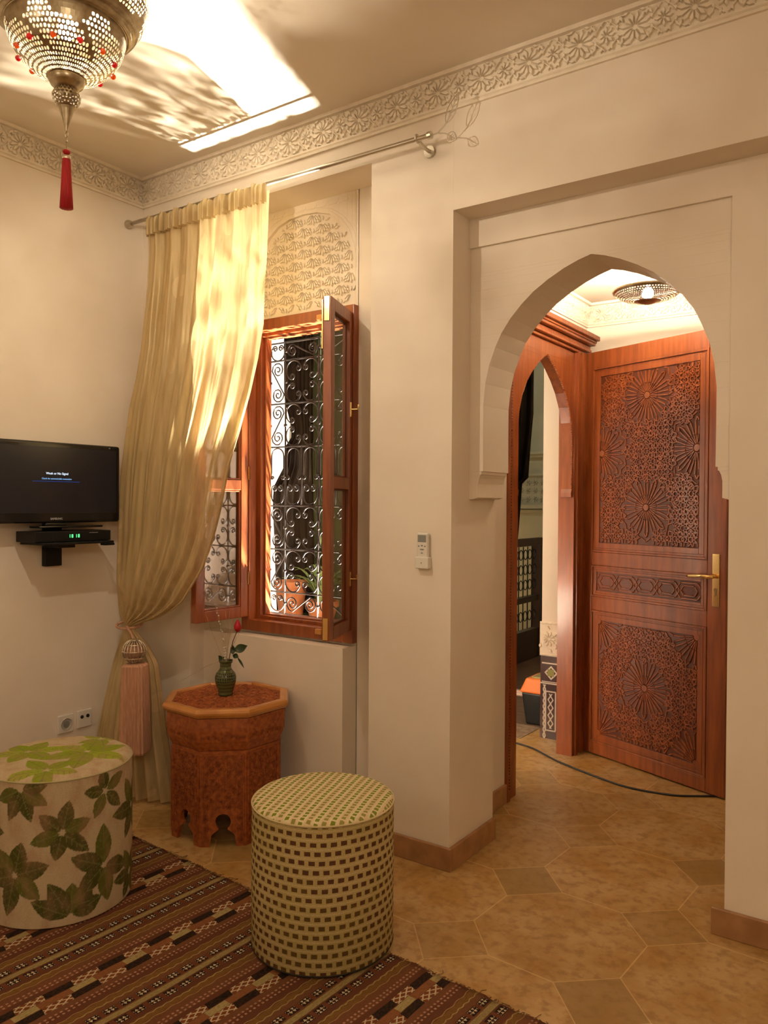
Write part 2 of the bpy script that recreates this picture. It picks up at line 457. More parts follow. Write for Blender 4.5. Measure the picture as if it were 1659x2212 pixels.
def mat_zellij():
    m, nt, out = nodes('zellij_tiles')
    x, y, z = xyz(nt, coords(nt))
    u = x.fract()*0+(x+1.85); c = (u-.06).abs()
    zz = z
    chain = ((u-.022)+(zz*95).sin()*.006).abs().lt(.004)
    chain = chain.mx(((u-.022)-(zz*95).sin()*.006).abs().lt(.004))
    fr = ((c-.030).abs().lt(.004))*zz.gt(.05)*zz.lt(.27)
    fr = fr.mx((((zz-.16).abs()-.112).abs().lt(.004))*c.lt(.032))
    zig = ((c-((zz/.045).fract()-.5).abs()*.03).abs().lt(.004))*zz.gt(.06)*zz.lt(.26)
    bandl = (zz-.318).abs().lt(.004)
    star = (((u-.062).abs()+((zz-.38).abs()))-.035).abs().lt(.006)
    star = star.mx((c.lt(.055))*((zz-.38).abs().gt(.05))*((zz-.38).abs().lt(.058)))
    light = chain*zz.lt(.31)
    f = light.mx(fr).mx(zig).mx(bandl).mx(star*zz.gt(.325))
    f = f*zz.lt(.455)
    col = mixc(nt, f, (.032, .012, .008), (.62, .56, .46))
    g = (c.lt(.02))*((zz-.38).abs().lt(.02))
    col = mixc(nt, g, col, (.22, .20, .06))
    p = N(nt, 'ShaderNodeBsdfPrincipled', {'Roughness': .2, 'Base Color': col})
    nt.links.new(p.outputs[0], out.inputs[0]); return m

def mat_wooddeck():
    m, nt, out = nodes('dark_boards')
    vec = coords(nt); x, y, z = xyz(nt, vec)
    g = (y/.12).fract().lt(.06)
    n = X(nt, noise(nt, 8, 4, coords(nt, scale=(1, 6, 1))).outputs[0])
    col = mixc(nt, n.step(.35, .7), (.10, .05, .03), (.22, .13, .08))
    col = mixc(nt, g*.8, col, (.02, .01, .008))
    p = N(nt, 'ShaderNodeBsdfPrincipled', {'Roughness': .35, 'Base Color': col}); nt.links.new(p.outputs[0], out.inputs[0]); return m

GLASS = mat_glass(); GLASS2 = mat_glass('clear_window_glass', 1.2); CURT = mat_curtain(); FLOORM = mat_floor(); RUGM = mat_rug()

# ------------------------------------------------------------------ camera
CAM = (0, 0, 1.35); F = 1706.58
cd = bpy.data.cameras.new('camera'); cam = bpy.data.objects.new('camera', cd); COL.objects.link(cam)
yaw, pit, rol = math.radians(34.7955), math.radians(-.6563), math.radians(.3452)
fw = V((-math.sin(yaw)*math.cos(pit), math.cos(yaw)*math.cos(pit), math.sin(pit)))
rt = V((math.cos(yaw), math.sin(yaw), 0)); up = rt.cross(fw)
r2 = rt*math.cos(rol)+up*math.sin(rol); u2 = -rt*math.sin(rol)+up*math.cos(rol)
Mc = Matrix((r2, u2, -fw)).transposed().to_4x4(); Mc.translation = V(CAM)
cam.matrix_world = Mc
cd.sensor_fit = 'HORIZONTAL'; cd.sensor_width = 36; cd.lens = 36*F/1659; cd.clip_start = .02
SC.camera = cam

# ------------------------------------------------------------------ the room
H = 2.915
XL, XR, YB = -3.19, 1.7, -2.2
D = 2.512; PN = 2.69; EXT = 2.762
NL, NR, NT = -2.846, -1.814, 2.676         # window niche
RL, RT, RR = -1.446, 2.417, .12            # recess round the arch
P1 = 2.635; P2 = 2.647; AB = 2.862

b = MB(); b.box(XL-.2, XR+.2, YB-.2, D, -.12, 0); b.box(-1.446, .12, D, AB, -.12, 0); b.box(-1.85, .35, AB, 4.28, -.12, 0); b.box(-2.0, -.6, D, AB, -.12, -.001)
struct(b.build('floor', FLOORM))
struct(MB().box(XL-.2, XR+.2, YB-.2, D+.3, H, H+.12).build('ceiling', CEILP))
struct(MB().box(XL-.2, XL, YB-.2, D+.25, 0, H).build('wall_left', PLASTER))
struct(MB().box(XR, XR+.2, YB-.2, D+.3, 0, H).build('wall_right', PLASTER))
struct(MB().box(XL, XR, YB-.2, YB, 0, H).build('wall_back', PLASTER))

WL, WR, WB, WT = -2.655, -2.005, .755, 2.185         # hole in the niche wall for the window frame
AZ0, AX = 2.20, -2.32                                # carved arch over the window
b = MB()
b.box(XL, NL, D, EXT, 0, H)
b.box(NL, NR, D, EXT, NT, H)
b.box(NL, WL+.004, PN, EXT, 0, NT); b.box(WR-.004, NR, PN, EXT, 0, NT); b.box(WL, WR, PN, EXT, 0, WB)
# plaster above the frame with an arched recess for the carving
archp = [(.0, 2.632), (.08, 2.626), (.15, 2.605), (.205, 2.565), (.25, 2.51), (.278, 2.44), (.292, 2.36), (.297, 2.28), (.297, 2.205)]
R_ = [(AX+dx, z) for dx, z in archp]; L_ = [(AX-dx, z) for dx, z in archp]
b.box(WL, WR, PN+.016, EXT, WT-.01, NT)
def between(b, xs, zt, y0, y1):
    for i in range(len(xs)-1):
        (xa, za), (xb, zb) = xs[i], xs[i+1]
        b.hexa([(xa, y0, za), (xb, y0, zb), (xb, y1, zb), (xa, y1, za), (xa, y0, zt), (xb, y0, zt), (xb, y1, zt), (xa, y1, zt)])
between(b, list(reversed(L_))[:]+R_[1:], NT, PN, PN+.017)
b.box(WL, AX-.297, PN, PN+.017, WT-.01, NT); b.box(AX+.297, WR, PN, PN+.017, WT-.01, NT); b.box(AX-.297, AX+.297, PN, PN+.017, WT-.01, 2.205)
b.box(NL, -2.01, 2.597, PN, 0, .741)                  # thick wall under the sill
b.box(NR, RL, D, AB, 0, H)                            # pier
b.box(RL, RR, D, AB, RT, H)
b.box(RR, XR, D, AB, 0, H)
# arch wall
AC = -.977
half = [(1.366, .454), (1.372, .432), (1.425, .432), (1.445, .428), (1.458, .422), (1.459, .418), (1.470, .418), (1.471, .411), (1.60, .412), (1.72, .412), (1.80, .404), (1.865, .389), (1.93, .364), (1.98, .339), (2.03, .303), (2.075, .260), (2.115, .213), (2.15, .157), (2.18, .098), (2.20, .045), (2.212, 0)]
lft = [(AC-h_, z) for z, h_ in half]; rgt = [(AC+h_, z) for z, h_ in half]
def arch_side(b, pts, xout, y0, y1):
    for i in range(len(pts)-1):
        (xa, za), (xb, zb) = pts[i], pts[i+1]
        if zb-za < 1e-4: continue
        q = [(xa, y0, za), (xout, y0, za), (xout, y1, za), (xa, y1, za), (xb, y0, zb), (xout, y0, zb), (xout, y1, zb), (xb, y1, zb)]
        if xout < xa: q = [q[1], q[0], q[3], q[2], q[5], q[4], q[7], q[6]]
        b.hexa(q)
arch_side(b, lft, RL-.01, P2, AB); arch_side(b, rgt, -.52, P2, AB)
b.box(RL-.01, -.52, P2, AB, 2.212, 2.31)
b.box(RL-.01, RR, P1, AB, 2.31, RT+.01)
b.box(-.523, RR+.01, P1, AB, 0, 2.311)
struct(b.build('wall_front', PLASTER, bevel=.004, seg=2))
# thin engraved border round the carved arch
G = MB()
def engr(pts, w=.0016):
    for i in range(len(pts)-1): G.tube([(pts[i][0], PN-.0006, pts[i][1]), (pts[i+1][0], PN-.0006, pts[i+1][1])], w*.6, 4)
bx0, bx1, bz = WL+.02, WR-.006, 2.655
z_ = 2.30; side = 1
for sgn in (-1, 1):
    xo = bx1-.01 if sgn > 0 else bx0+.01
    engr([(xo, 2.35), (xo, bz)])
x_ = bx0+.02; k = 0
while x_ < bx1-.05:
    engr([(x_, bz-.004), (x_+.004, bz+.006)]); engr([(x_+.004, bz-.012), (x_+.052, bz-.012), (x_+.056, bz-.004)]); x_ += .062
offs = [(dx*1.09+.004, z+.018) for dx, z in archp[:7]]
for sgn in (-1, 1):
    pp = [(AX+sgn*dx, z) for dx, z in offs]
    engr(pp); engr([(AX+sgn*(dx+.012), z+.008) for dx, z in archp[2:7]])
tr_ = G.build('trim_1', CARVED); struct(tr_)
# carved filling of the arch
rel = Rel((0, PN+.016, 0), (1, 0, 0), (0, 0, 1), (0, -1, 0), (AX-.30, AX+.30, 2.19, 2.64))
def inarch(x, z, mrg=.004):
    dx = abs(x-AX)
    if z < 2.205: return False
    for i in range(len(archp)-1):
        (d0, z0), (d1, z1) = archp[i], archp[i+1]
        if z1 <= z <= z0: return dx < d0+(d1-d0)*(z0-z)/(z0-z1)-mrg
    return False
row = 0; zc = 2.63
while zc > 2.19:
    xc = AX-.37+(.053 if row % 2 else 0)
    while xc < AX+.4:
        for k in range(-3, 4):
            a = -PI/2+k*.34; L = .056-.004*abs(k)
            p0 = (xc+.010*math.cos(a), zc+.010*math.sin(a)); p1 = (xc+L*math.cos(a), zc+L*math.sin(a))
            if inarch(*p0) and inarch(*p1): rel.lens(p0, p1, .0118, .011, .72)
        for k in (-1, 1):
            p0 = (xc+k*.012, zc+.002); p1 = (xc+k*.040, zc+.012)
            if inarch(*p0) and inarch(*p1): rel.lens(p0, p1, .010, .010, .5)
            p0 = (xc+k*.010, zc+.006); p1 = (xc+k*.026, zc+.028)
            if inarch(*p0) and inarch(*p1): rel.lens(p0, p1, .010, .010, .5)
        if inarch(xc, zc+.028) and inarch(xc, zc+.006): rel.lens((xc, zc+.006), (xc, zc+.028), .009, .010, .5)
        xc += .106
    row += 1; zc -= .0475
# fine strips following the scallops
tr_ = rel.m.build('trim_2', CARVED); struct(tr_)

# hallway
b = MB()
b.box(-1.85, -1.575, AB, 3.235, 0, 3.3); b.box(-1.85, -1.6, 3.235, 4.27, 2.19, 3.3); b.box(-1.85, -1.6, 4.27, 4.5, 0, 3.3)
struct(b.build('wall_hall_left', PLASTER))
struct(MB().box(-1.6, .35, 4.28, 4.4, 0, 2.6).build('wall_hall_far', PLASTER))
struct(MB().box(.15, .35, AB, 4.28, 0, 2.6).build('wall_hall_right', PLASTER))
struct(MB().box(-1.6, .35, AB, 4.4, 2.46, 2.58).build('ceiling_hall', CEILP))

# carved cornices
def cornice(name, o, u, n, L, z0, z1, proj=.03, unit=.18, phase=0.):
    o, u, n = V(o), V(u), V(n); hgt = z1-z0; m = MB()
    prof = [(0, -.012), (.010, -.012), (.012, -.004), (.006, 0), (.012, .004), (.012, .010), (.006, .012), (.004+proj*.6, hgt-.014), (.014+proj*.8, hgt-.012), (.018+proj*.8, hgt), (0, hgt)]
    vs = []; 
    for t in (0, L):
        for d_, h_ in prof: vs.append(o+u*t+n*d_+V((0, 0, z0+h_)))
    k = len(prof); m.add(vs, [(i, (i+1) % k, k+(i+1) % k, k+i) for i in range(k)]+[tuple(range(k-1, -1, -1)), tuple(range(k, 2*k))])
    base = m
    lo = V((0, 0, z0+.012))+n*.006; hi = V((0, 0, z0+hgt-.014))+n*(.004+proj*.6); vv = (hi-lo); Hh = vv.length; vv.normalize()
    nn = (n-vv*n.dot(vv)).normalized()
    r = Rel(o+lo, u, vv, nn, (0, L, 0, Hh)); r.m = base
    x = unit*phase; hd = .010; i = 0
    while x < L+unit:
        big = i % 2 == 0; c = Hh*.5; R = Hh*.5
        for q in range(12):
            a = 2*PI*q/12+PI/12
            e = R*(.98 if abs(math.sin(a)) > .6 else 1.15)
            r.lens((x+.006*math.cos(a), c+.006*math.sin(a)), (x+e*math.cos(a), c+e*math.sin(a)*.98), .0155, hd, .62)
        # link between stars
        xm = x+unit*.5
        for q in range(8):
            a = 2*PI*q/8
            r.lens((xm+.003*math.cos(a), c+.003*math.sin(a)), (xm+.030*math.cos(a), c+.030*math.sin(a)), .0125, hd, .6)
        for sy in (-1, 1):
            for sx in (-1, 1):
                r.bar((xm+sx*.005, c+sy*Hh*.46), (xm+sx*.040, c+sy*.012), .005, hd)
                r.lens((xm+sx*.050, c+sy*Hh*.46), (xm+sx*.030, c+sy*.018), .011, hd, .5)
                r.lens((xm+sx*.020, c+sy*Hh*.48), (xm+sx*.012, c+sy*.028), .011, hd, .5)
        for sx in (-1, 1):
            for sy in (-1, 1):
                r.lens((x+sx*unit*.30, c+sy*.006), (x+sx*unit*.30, c+sy*Hh*.26), .012, hd, .5)
                r.lens((x+sx*unit*.25, c+sy*Hh*.48), (x+sx*unit*.20, c+sy*Hh*.22), .012, hd, .5)
                r.lens((x+sx*.014, c+sy*Hh*.485), (x+sx*.040, c+sy*Hh*.40), .010, hd, .5)
        x += unit; i += 1
    return struct(base.build(name, CARVED))
cornice('trim_3', (XL, D, 0), (1, 0, 0), (0, -1, 0), XR-XL, 2.790, H, .02, .18, .35)
cornice('trim_4', (XL, YB, 0), (0, 1, 0), (1, 0, 0), D-YB, 2.790, H, .02, .18, .6)
cornice('trim_5', (-1.6, AB, 0), (0, 1, 0), (1, 0, 0), 4.28-AB, 2.345, 2.46, .03, .18, .3)
cornice('trim_6', (-1.6, 4.28, 0), (1, 0, 0), (0, -1, 0), 1.75, 2.345, 2.46, .03, .18, .5)

# skirting boards
def skirt(name, x0, x1, y0, y1): return struct(MB().box(x0, x1, y0, y1, 0, .085).build(name, BASEB, bevel=.003))
b = MB(); b.box(NR-.0, RL+.014, D-.014, D, 0, .085); b.box(RL, RL+.014, D, AB+.004, 0, .085); struct(b.build('baseboard_pier', BASEB, bevel=.003))
skirt('baseboard_right', -.56, RR, P1-.014, P1); skirt('baseboard_left', XL, XL+.012, YB, D)
skirt('baseboard_hall', -1.575, -1.561, 3.03, 3.232); skirt('baseboard_hall_far', -1.55, .15, 4.266, 4.28)

# ------------------------------------------------------------------ window
win = struct(thing('window_1', 'red cedar casement window with open sashes and scrolled iron grille', None, (-2.33, 2.66, .76)))
b = MB()
fy0, fy1 = 2.655, 2.712
b.box(WL, -2.607, fy0, fy1, WB, WT); b.box(-2.053, WR, fy0, fy1, WB, WT)
b.box(-2.607, -2.053, fy0, fy1, WB, .806); b.box(-2.607, -2.053, fy0, fy1, 2.135, WT)
for k_ in range(2):                     # inner stepped rebates
    y0_, y1_ = (2.705, 2.73) if k_ == 0 else (2.725, 2.762); i_ = .012*(k_+1)+.014
    xa, xb, za, zb = -2.607+i_, -2.053-i_, .806+i_*.6, 2.135-i_*.6
    b.box(WL+.01, xa, y0_, y1_, WB+.01, WT-.01); b.box(xb, WR-.01, y0_, y1_, WB+.01, WT-.01)
    b.box(xa, xb, y0_, y1_, WB+.01, za); b.box(xa, xb, y0_, y1_, zb, WT-.01)
fr_ = b.build('frame', WOOD, win, bevel=.003)
for x_ in (-2.30,):
    for z_ in (.790, 2.150): MB().box(x_+.10, x_+.135, fy0-.012, fy0+.004, z_-.012, z_+.012).build('catch', WOODRIM, fr_, bevel=.003)

def sash(hx, hy, fx, fy_, z0, z1, side):
    """sash in the plane hinge->free, thickness towards side"""
    h = V((hx, hy, 0)); d = V((fx-hx, fy_-hy, 0)); L = d.length; d.normalize(); n = V((-d.y, d.x, 0))*side; t = .034
    s_ = MB(); W = .045
    def bar(a0, a1, za, zb, tt=t, off=0.): s_.obox(h+d*a0+n*off+V((0, 0, za)), d*(a1-a0), n*tt, V((0, 0, zb-za)))
    bar(0, W, z0, z1); bar(L-W, L, z0, z1); bar(W, L-W, z0, z0+.05); bar(W, L-W, z1-.05, z1); bar(W, L-W, 1.405, 1.452)
    for za, zb in ((z0+.05, 1.405), (1.452, z1-.05)):          # glazing beads
        bar(W, W+.008, za, zb, .014, .004); bar(L-W-.008, L-W, za, zb, .014, .004); bar(W, L-W, za, za+.008, .014, .004); bar(W, L-W, zb-.008, zb, .014, .004)
    so = s_.build('sash', WOOD, win, bevel=.003)
    for za, zb in ((z0+.055, 1.40), (1.457, z1-.055)):
        g = MB(); g.obox(h+d*(W+.001)+n*.016+V((0, 0, za)), d*(L-2*W-.002), n*.003, V((0, 0, zb-za))); g.build('pane', GLASS if side < 0 else GLASS2, so)
    for z_ in (z0+.18, (z0+z1)/2, z1-.18):
        g = MB(); g.tube([h-n*.004+V((0, 0, z_-.03)), h-n*.004+V((0, 0, z_+.03))], .006, 8); g.build('hinge', BRASS, so)
    return so, h, d, n, L
SL = sash(-2.612, 2.655, -2.628, 2.352, .818, 2.150, -1)
SR = sash(-2.048, 2.655, -1.950, 2.385, .810, 2.150, 1)
# espagnolette rod on the free stile of the right sash
so, h, d, n, L = SR
for za, zb in ((.815, .90), (2.055, 2.148)):
    g = MB(); g.obox(h+d*(L+.0005)+n*.006+V((0, 0, za)), d*.004, n*.02, V((0, 0, zb-za))); g.build('bolt', BRASS, so)
g = MB(); p = h+d*(L-.012)-n*.006
g.tube([p+V((0, 0, 1.95)), p+V((0, 0, 2.14))], .004, 8); g.build('bolt', BRASS, so)
for z_ in (1.03, 1.74):     # pull handles on the room side, near the wall
    g = MB(); q = h+d*.03+n*.034
    g.tube([q+V((0, 0, z_-.03)), q+V((0, 0, z_+.03))], .005, 8); g.tube([q+V((0, 0, z_)), q+n*.03+V((0, 0, z_)), q+n*.034+V((0, 0, z_+.02))], .004, 8)
    g.build('handle', BRASS, so)

# iron grille
GY = 2.80; gx0 = -2.612; nw, ww = .097, .203
colx = [gx0, gx0+nw, gx0+nw+ww, gx0+nw+2*ww, gx0+2*nw+2*ww]
rowz = [.822, .925, 1.127, 1.333, 1.612, 1.816, 2.020, 2.104]
g = MB(); R0 = .0034
def gp(x, z, y=GY): return (x, y, z)
def tb(pts, r=R0): g.tube([gp(*q) for q in pts], r, 6)
def spiral(cx, cz, r0, a0, turns, r1=.004, n=10, sgn=1):
    m = int(n*abs(turns))+1
    return [(cx+(r0+(r1-r0)*i/m)*math.cos(a0+sgn*2*PI*turns*i/m), cz+(r0+(r1-r0)*i/m)*math.sin(a0+sgn*2*PI*turns*i/m)) for i in range(m+1)]
def s_scroll(cx, cz, w, h, flip=1, horiz=False):
    # two opposed spirals joined by a diagonal
    r = min(w, h)*.5*.86 if not horiz else h*.5*.80
    if horiz:
        c1 = (cx-w*.5+r+.004, cz); c2 = (cx+w*.5-r-.004, cz)
        p1 = spiral(c1[0], c1[1]-.0*flip, r, PI/2*flip if flip > 0 else PI*1.5, 1.9, sgn=flip); p2 = spiral(c2[0], c2[1], r, -PI/2*flip, 1.9, sgn=flip)
    else:
        c1 = (cx, cz+h*.5-r-.006); c2 = (cx, cz-h*.5+r+.006)
        p1 = spiral(c1[0], c1[1], r, 0 if flip < 0 else PI, 1.9, sgn=-1 if flip > 0 else 1); p2 = spiral(c2[0], c2[1], r, PI if flip < 0 else 0, 1.9, sgn=-1 if flip > 0 else 1)
    tb(list(reversed(p1))+p2)
def heart(cx, cz, w, h, inv=1):
    r = w*.44
    pts = spiral(cx-w*.20, cz-inv*h*.22, w*.16, PI if inv > 0 else PI, 1.4, .003, sgn=1)
    arc = [(cx+r*math.cos(a), cz+inv*(h*.0)+inv*r*.95*math.sin(a)) for a in [PI+.5-(PI+1.0)*i/14 for i in range(15)]]
    left = list(reversed(spiral(cx-w*.19, cz-inv*h*.20, w*.17, PI+.4, 1.5, .003, sgn=inv)))
    right = spiral(cx+w*.19, cz-inv*h*.20, w*.17, -.4, 1.5, .003, sgn=-inv)
    tb(left+arc+right)
def c_scroll(qx, qz, dx, dz, r):
    a = math.atan2(dz, dx)            # bulges away from the cell centre
    arc = [(qx+r*math.cos(a+t), qz+r*math.sin(a+t)) for t in [-2.0+4.0*i/16 for i in range(17)]]
    def end(p, q, sg):
        t = V((p[0]-q[0], p[1]-q[1])).normalized(); rr = r*.34
        nx, nz = -t.y*sg, t.x*sg
        c = (p[0]+nx*rr, p[1]+nz*rr); a0 = math.atan2(p[1]-c[1], p[0]-c[0])
        return spiral(c[0], c[1], rr, a0, 1.15, .005, n=9, sgn=sg)
    tb(list(reversed(end(arc[0], arc[1], -1)))+arc+end(arc[-1], arc[-2], 1))
def rosette_cell(x0, x1, z0, z1):
    cx, cz, w, h = (x0+x1)/2, (z0+z1)/2, x1-x0, z1-z0
    for sx in (-1, 1):
        for sz in (-1, 1): c_scroll(cx+sx*w*.255, cz+sz*h*.255, sx, sz, w*.225)
for x in colx: tb([(x, rowz[0]-.004), (x, rowz[-1]+.004)], .0042)
for z in rowz:
    tb([(colx[0], z), (colx[-1], z)], .0042)
xs_mid = [colx[0]+.098*i for i in range(7)]
for x in (colx[1]+ww/2, colx[2]+ww/2): tb([(x, rowz[3]), (x, rowz[4])], .0034)
for i, (xa, xb) in enumerate(zip(colx[:-1], colx[1:])):
    wide = xb-xa > .15; cx = (xa+xb)/2; m_ = 1 if i < 2 else -1
    for r_, (za, zb) in enumerate(zip(rowz[:-1], rowz[1:])):
        cz = (za+zb)/2
        if r_ in (1, 2, 4, 5):
            if wide: rosette_cell(xa, xb, za, zb)
            else: s_scroll(cx, cz, xb-xa-.008, zb-za, 1 if r_ in (2, 5) else -1)
        elif r_ in (0, 6):
            if wide: s_scroll(cx, cz, xb-xa-.01, zb-za-.008, (1 if r_ == 6 else -1)*m_, True)
            else: heart(cx, cz, xb-xa, zb-za, -1)
        else:
            for (sa, sb) in (((xa, cx), (cx, xb)) if wide else ((xa, xb),)):
                c_ = (sa+sb)/2; w_ = sb-sa; r = w_*.40
                arc = [(c_+r*math.cos(a), zb-.006-r+r*math.sin(a)) for a in [PI-PI*k/10 for k in range(11)]]
                l_ = [(c_-r-.004, za+.135), (c_-r, za+.16)]
                lz = list(reversed(spiral(c_-r+.006, za+.135, .010, PI, 1.2, .003, sgn=1))); rz = spiral(c_+r-.006, za+.135, .010, 0, 1.2, .003, sgn=-1)
                tb(lz+[(c_-r, za+.16)]+arc+[(c_+r, za+.16)]+rz)
                low = [(c_+r*math.cos(a), za+.006+r*1.1+r*1.1*math.sin(a)) for a in [PI+PI*k/10 for k in range(11)]]
                tb(list(reversed(spiral(c_-r*.5, za+.082, r*.45, PI, 1.5, .003, sgn=-1)))+[(c_-r, za+.07)]+low+[(c_+r, za+.07)]+spiral(c_+r*.5, za+.082, r*.45, 0, 1.5, .003, sgn=1))
        # collars tying scrolls to the bars
        g.box(xa-.006, xa+.006, GY-.006, GY+.006, cz-.006, cz+.006)
for z in rowz[1:-1]:     # stays bent back into the jamb
    g.tube([(colx[0], GY, z), (colx[0]+.004, GY-.02, z+.004), (-2.59, EXT-.02, z+.035), (-2.582, 2.735, z+.040)], .0042, 6)
    g.tube([(colx[-1], GY, z), (-2.07, EXT-.02, z+.035), (-2.078, 2.735, z+.040)], .0042, 6)
g.build('grille', IRON, win, smooth=True)

# ------------------------------------------------------------------ curtain, rod, tieback
rod = thing('curtain_rod', 'silver curtain rod with leaf finial above the window niche', 'curtain rod', (-2.3, 2.42, 2.667))
MB().tube([(XL+.001, 2.42, 2.678), (-1.50, 2.42, 2.665)], .0085, 14).build('pole', STEEL, rod, smooth=True)
MB().lathe([(.0, 0), (.02, 0), (.02, .012), (.012, .03), (.0, .03)], 16).build('end_cap', STEEL, rod)
ec = COL.objects[-1] if False else bpy.data.objects['end_cap']; ec.data.transform(Matrix.Translation((XL+.001, 2.42, 2.678)) @ Matrix.Rotation(PI/2, 4, 'Y'))
g = MB(); g.tube([(-1.545, 2.42, 2.666), (-1.545, 2.46, 2.652), (-1.545, D-.006, 2.650)], .007, 10)
g.tube([(-1.545, 2.42+.013*math.cos(t), 2.666+.013*math.sin(t)) for t in [2*PI*i/14 for i in range(14)]], .004, 6, closed=True)
g.tube([(-1.545, D-.012, 2.650), (-1.545, D-.0005, 2.650)], .022, 16); g.build('bracket', STEEL, rod)
g = MB(); g.tube([(-1.50, 2.42, 2.665), (-1.485, 2.42, 2.665)], .013, 12)
g.tube([(-1.49, 2.42, 2.664), (-1.46, 2.42, 2.664), (-1.43, 2.42, 2.685), (-1.405, 2.42, 2.715)], .0025, 6)
g.tube([(-1.46, 2.42, 2.664), (-1.43, 2.42, 2.655), (-1.405, 2.42, 2.64)], .0022, 6)
def wleaf(g, base, tip, w):
    bx, bz = base; tx, tz = tip; dx, dz = tx-bx, tz-bz; L = math.hypot(dx, dz); px, pz = -dz/L, dx/L
    for s_ in (-1, 1): g.tube([(bx+dx*t+px*w*s_*math.sin(PI*t**.8), 2.42, bz+dz*t+pz*w*s_*math.sin(PI*t**.8)) for t in [i/10 for i in range(11)]], .0018, 6)
    g.tube([(bx, 2.42, bz), (tx, 2.42, tz)], .0014, 6)
    for t in (.3, .5, .7):
        for s_ in (-1, 1): g.tube([(bx+dx*t, 2.42, bz+dz*t), (bx+dx*(t+.15)+px*w*s_*.7, 2.42, bz+dz*(t+.15)+pz*w*s_*.7)], .0009, 4)
wleaf(g, (-1.425, 2.688), (-1.375, 2.785), .019); wleaf(g, (-1.420, 2.648), (-1.382, 2.622), .017)
g.build('finial', STEEL, rod)

rowsC = [(2.648, -3.04, 2.42, -2.280, 2.42, .020), (2.60, -3.045, 2.42, -2.279, 2.42, .016), (2.50, -3.045, 2.42, -2.272, 2.41, .016), (2.36, -3.045, 2.41, -2.238, 2.37, .018), (2.20, -3.06, 2.40, -2.21, 2.33, .018), (2.055, -3.07, 2.39, -2.183, 2.30, .017),
         (1.92, -3.09, 2.38, -2.205, 2.295, .018), (1.785, -3.12, 2.37, -2.244, 2.295, .020), (1.65, -3.13, 2.36, -2.295, 2.295, .021), (1.51, -3.14, 2.35, -2.36, 2.295, .022), (1.32, -3.145, 2.34, -2.413, 2.295, .022), (1.19, -3.145, 2.34, -2.462, 2.295, .022),
         (1.065, -3.15, 2.34, -2.522, 2.295, .020), (.98, -3.15, 2.34, -2.60, 2.30, .018), (.919, -3.15, 2.345, -2.652, 2.30, .016), (.86, -3.15, 2.35, -2.75, 2.305, .014), (.815, -3.145, 2.355, -2.865, 2.305, .012),
         (.79, -3.12, 2.36, -2.99, 2.31, .008), (.765, -3.12, 2.36, -3.00, 2.31, .008), (.70, -3.13, 2.35, -2.94, 2.33, .014), (.614, -3.155, 2.335, -2.89, 2.345, .020), (.45, -3.16, 2.29, -2.865, 2.35, .024), (.30, -3.16, 2.25, -2.846, 2.35, .028), (.12, -3.165, 2.22, -2.80, 2.35, .030), (.012, -3.165, 2.20, -2.77, 2.35, .030)]
def interp(z):
    for a, b_ in zip(rowsC[:-1], rowsC[1:]):
        if b_[0] <= z <= a[0]:
            t = (a[0]-z)/(a[0]-b_[0]); return [a[i]+(b_[i]-a[i])*t for i in range(6)]
    return rowsC[-1]
cur = thing('curtain', 'sheer gold organza curtain hanging from the rod, gathered low to the left', 'curtain', (-2.8, 2.4, 0))
b = MB(); NX, NZ = 170, 120
for j in range(NZ+1):
    z = 2.648-(2.648-.012)*j/NZ; r = interp(z)
    for i in range(NX+1):
        s_ = i/NX; x = r[1]+(r[3]-r[1])*s_; y = r[2]+(r[4]-r[2])*s_
        w_ = math.sin(s_*2*PI*7.3+1.1*math.sin(z*1.3)+.6)+.5*math.sin(s_*2*PI*13.7+z*.9)+.25*math.sin(s_*2*PI*29+2*z)
        if z < .765: y -= .0
        y += r[5]*w_*.72*(1-.0*s_); x += r[5]*.35*math.cos(s_*2*PI*7.3+z)*(1 if 0 < i < NX else 0)
        bulge = max(0, 1-abs(z-.95)/.25); y -= bulge*.03*math.sin(PI*s_)
        x = max(x, XL+.008); b.v.append((x, min(y, 2.475), z))
for j in range(NZ):
    for i in range(NX):
        a = j*(NX+1)+i; b.f.append((a, a+1, a+NX+2, a+NX+1)); b.mi.append(0)
b.build('cloth', CURT, cur, smooth=True)
# gathered heading tape, denser folds
b = MB(); NX2 = 240
for j, (z, am) in enumerate(((2.672, .006), (2.655, .016), (2.62, .015), (2.59, .015))):
    for i in range(NX2+1):
        s_ = i/NX2; x = -3.042+.764*s_
        b.v.append((x, 2.405+am*(math.sin(s_*2*PI*24)+.6*math.sin(s_*2*PI*41+1)), z+(.008*math.sin(s_*50) if j == 0 else 0)))
for j in range(3):
    for i in range(NX2):
        a = j*(NX2+1)+i; b.f.append((a, a+1, a+NX2+2, a+NX2+1)); b.mi.append(0)
b.build('heading', CURT, cur, smooth=True)['label'] = 'gathered heading of the gold curtain'

